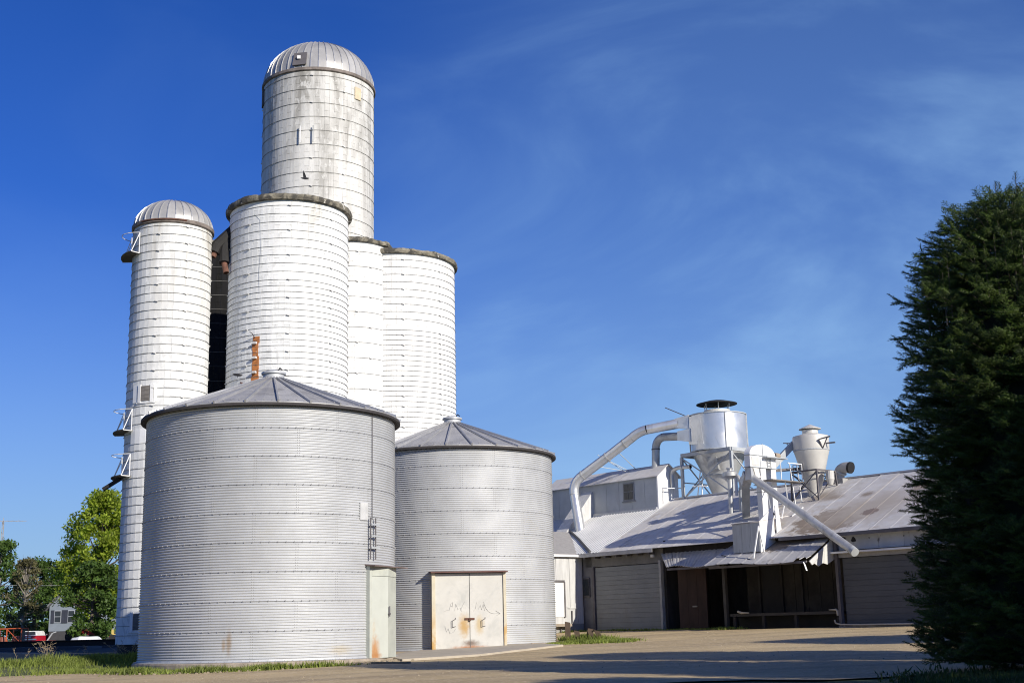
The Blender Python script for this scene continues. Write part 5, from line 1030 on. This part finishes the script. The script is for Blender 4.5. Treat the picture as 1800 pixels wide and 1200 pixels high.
# orange cage trailer
og = mat('orange_frame', (.50, .10, .035), rough=.6); ct = Thing('cage_trailer', 'open red-orange cage trailer with rubbish inside at the left edge', 'trailer', (-49.5, 120, 1.0))
ca, cb = -50.6, -45.75
for xx in (ca, (ca + cb) / 2 - .2, -47.1, cb): 
    for yy in (120, 121.6): ct.part('cage_post', MB().bar((xx, yy, 1.15), (xx, yy, 2.55), .08), og)
for zz in (1.15, 2.5):
    for yy in (120, 121.6): ct.part('cage_rail', MB().bar((ca, yy, zz), (cb, yy, zz + .05), .08), og)
for a, b in ((ca, -48.2), (-47.1, cb)): ct.part('cage_brace', MB().bar((a, 120, 2.5), (b, 120, 1.2), .05), og)
ct.part('trailer_bed', MB().box((ca, 120, 1.08), (cb, 121.6, 1.16)), og)
ct.part('wheel', MB().tube([(-48.6, 119.95, 1.0), (-48.6, 120.15, 1.0)], .3, 14), tyre); ct.part('wheel', MB().tube([(-48.6, 121.5, 1.0), (-48.6, 121.7, 1.0)], .3, 14), tyre)
mat('rusty_scrap', (.25, .08, .05))
for i, (xx, zz, r_, m) in enumerate(((-49.8, 1.6, .45, MATS['rusty_scrap']), (-48.7, 1.7, .5, mat('grey_tarp', (.4, .38, .36))), (-47.7, 1.55, .4, MATS['rusty_scrap']), (-46.5, 1.55, .42, MATS['rusty_scrap']))):
    ct.part('scrap_heap', MB().lathe([(r_ * 1.1, -.42), (r_, 0), (r_ * .7, r_ * .6), (.01, r_ * .8)], (xx, 120.8, zz), 8), m)
# red tractor, orange implement, white boat, red mower
redt = mat('faded_red_paint', (.33, .02, .02), rough=.5); tr_ = Thing('tractor', 'small red tractor in the shade behind the black beam', 'tractor', (-35.9, 108, 1.1)); tx, ty, tz = -36.4, 108, 1.1
tr_.part('hood', MB().hexa([(tx + .1, ty - .3, tz + .75), (tx + 1.5, ty - .25, tz + .65), (tx + 1.5, ty + .25, tz + .65), (tx + .1, ty + .3, tz + .75), (tx + .1, ty - .25, tz + 1.2), (tx + 1.45, ty - .2, tz + 1.05), (tx + 1.45, ty + .2, tz + 1.05), (tx + .1, ty + .25, tz + 1.2)]), redt)
tr_.part('seat', MB().box((tx - .65, ty - .22, tz + .95), (tx - .3, ty + .22, tz + 1.02)).box((tx - .72, ty - .22, tz + 1.0), (tx - .65, ty + .22, tz + 1.3)), black_st)
tr_.part('steering_wheel', MB().tube([(tx - .08, ty, tz + 1.42), (tx - .05, ty, tz + 1.46)], .2, 14), black_st); tr_.part('exhaust', MB().tube([(tx + .7, ty, tz + 1.1), (tx + .7, ty, tz + 1.7)], .035, 8), frame_dk)
for s_ in (-.55, .4): 
    tr_.part('wheel', MB().tube([(tx - .4, ty + s_, tz + .58), (tx - .4, ty + s_ + .18, tz + .58)], .58, 18), tyre); tr_.part('wheel', MB().tube([(tx + 1.2, ty + s_, tz + .33), (tx + 1.2, ty + s_ + .14, tz + .33)], .33, 16), tyre)
im = Thing('farm_implement', 'small orange implement with a raised grey arm left of the tractor', 'implement', (-38.9, 108, 1.2))
im.part('deck', MB().hexa([(-39.6, 107.6, 1.25), (-38.1, 107.6, 1.25), (-38.1, 108.4, 1.25), (-39.6, 108.4, 1.25), (-39.5, 107.7, 1.42), (-38.4, 107.7, 1.42), (-38.4, 108.3, 1.42), (-39.5, 108.3, 1.42)]), og)
im.part('arm', MB().bar((-39.0, 108, 1.4), (-38.6, 108, 2.0), .1), steel_pt); im.part('handle', MB().bar((-38.6, 108, 2.0), (-38.3, 108, 2.1), .07), steel_pt)
bo = Thing('small_boat', 'small white upturned boat beyond the black beam', 'boat', (-34.6, 104, 1.2))
bo.part('hull', MB().add([(-36.0, 104, 1.25), (-35.0, 103.4, 1.25), (-33.2, 103.45, 1.25), (-33.2, 104.6, 1.25), (-35.0, 104.6, 1.25), (-35.5, 104, 1.55), (-34.9, 103.7, 1.68), (-33.5, 103.75, 1.62), (-33.5, 104.3, 1.62), (-34.9, 104.3, 1.68)], [(0, 1, 6, 5), (1, 2, 7, 6), (2, 3, 8, 7), (3, 4, 9, 8), (4, 0, 5, 9), (5, 6, 9), (6, 7, 8, 9)]), white_pt)
bo.part('keel', MB().bar((-35.6, 104, 1.56), (-33.5, 104, 1.66), .06), steel_pt)
mo = Thing('riding_mower', 'red riding mower beside the slim silo beyond the beam', 'mower', (-30.9, 102, 1.2))
mo.part('hood', MB().hexa([(-31.0, 101.7, 1.5), (-30.2, 101.7, 1.5), (-30.2, 102.3, 1.5), (-31.0, 102.3, 1.5), (-31.0, 101.75, 1.95), (-30.3, 101.75, 1.85), (-30.3, 102.25, 1.85), (-31.0, 102.25, 1.95)]), mat('bright_red_paint', (.55, .02, .02), rough=.4))
mo.part('seat', MB().box((-31.7, 101.8, 1.75), (-31.4, 102.2, 1.82)).box((-31.78, 101.8, 1.8), (-31.7, 102.2, 2.15)), mat('yellow_seat', (.55, .42, .12))); mo.part('fender', MB().box((-31.9, 101.65, 1.5), (-31.3, 102.35, 1.65)), MATS['bright_red_paint'])
for xx, r_ in ((-31.6, .28), (-30.5, .2)):
    for yy in (101.5, 102.35): mo.part('wheel', MB().tube([(xx, yy, 1.2 + r_), (xx, yy + .14, 1.2 + r_)], r_, 12), tyre)
# long black beam on blocks behind the bank
bb = Thing('steel_beam', 'long black steel beam lying on pale blocks behind the grass bank', 'beam', (-28, 75, .9))
bb.part('beam', MB().box((-40, 75, 1.12), (-18.5, 75.25, 1.42)), black_st); bb.part('flange', MB().box((-40, 74.9, 1.42), (-18.5, 75.35, 1.47)), black_st)
blk = mat('shaded_pale_block', (.07, .075, .09), rough=.9, var=.15)  # pale blocks given a dark blue-grey colour for the shade on them
for xa, xb in ((-34, -27.8), (-26.9, -24.9), (-23.9, -22.2)): bb.part('block', MB().box((xa, 74.9, .75), (xb, 75.3, 1.1)), blk)
solo('concrete_edge', MB().hexa([(-22.5, 51.0, .8), (-18.2, 50.4, .8), (-18.1, 50.9, .8), (-22.5, 51.6, .8), (-22.5, 51.0, 1.16), (-18.2, 50.4, 1.02), (-18.1, 50.9, 1.02), (-22.5, 51.6, 1.18)]), mat('tan_kerb', (.32, .27, .21), rough=.9, var=.15), 'low tan concrete edge behind the grass at the far left', 'concrete edge')
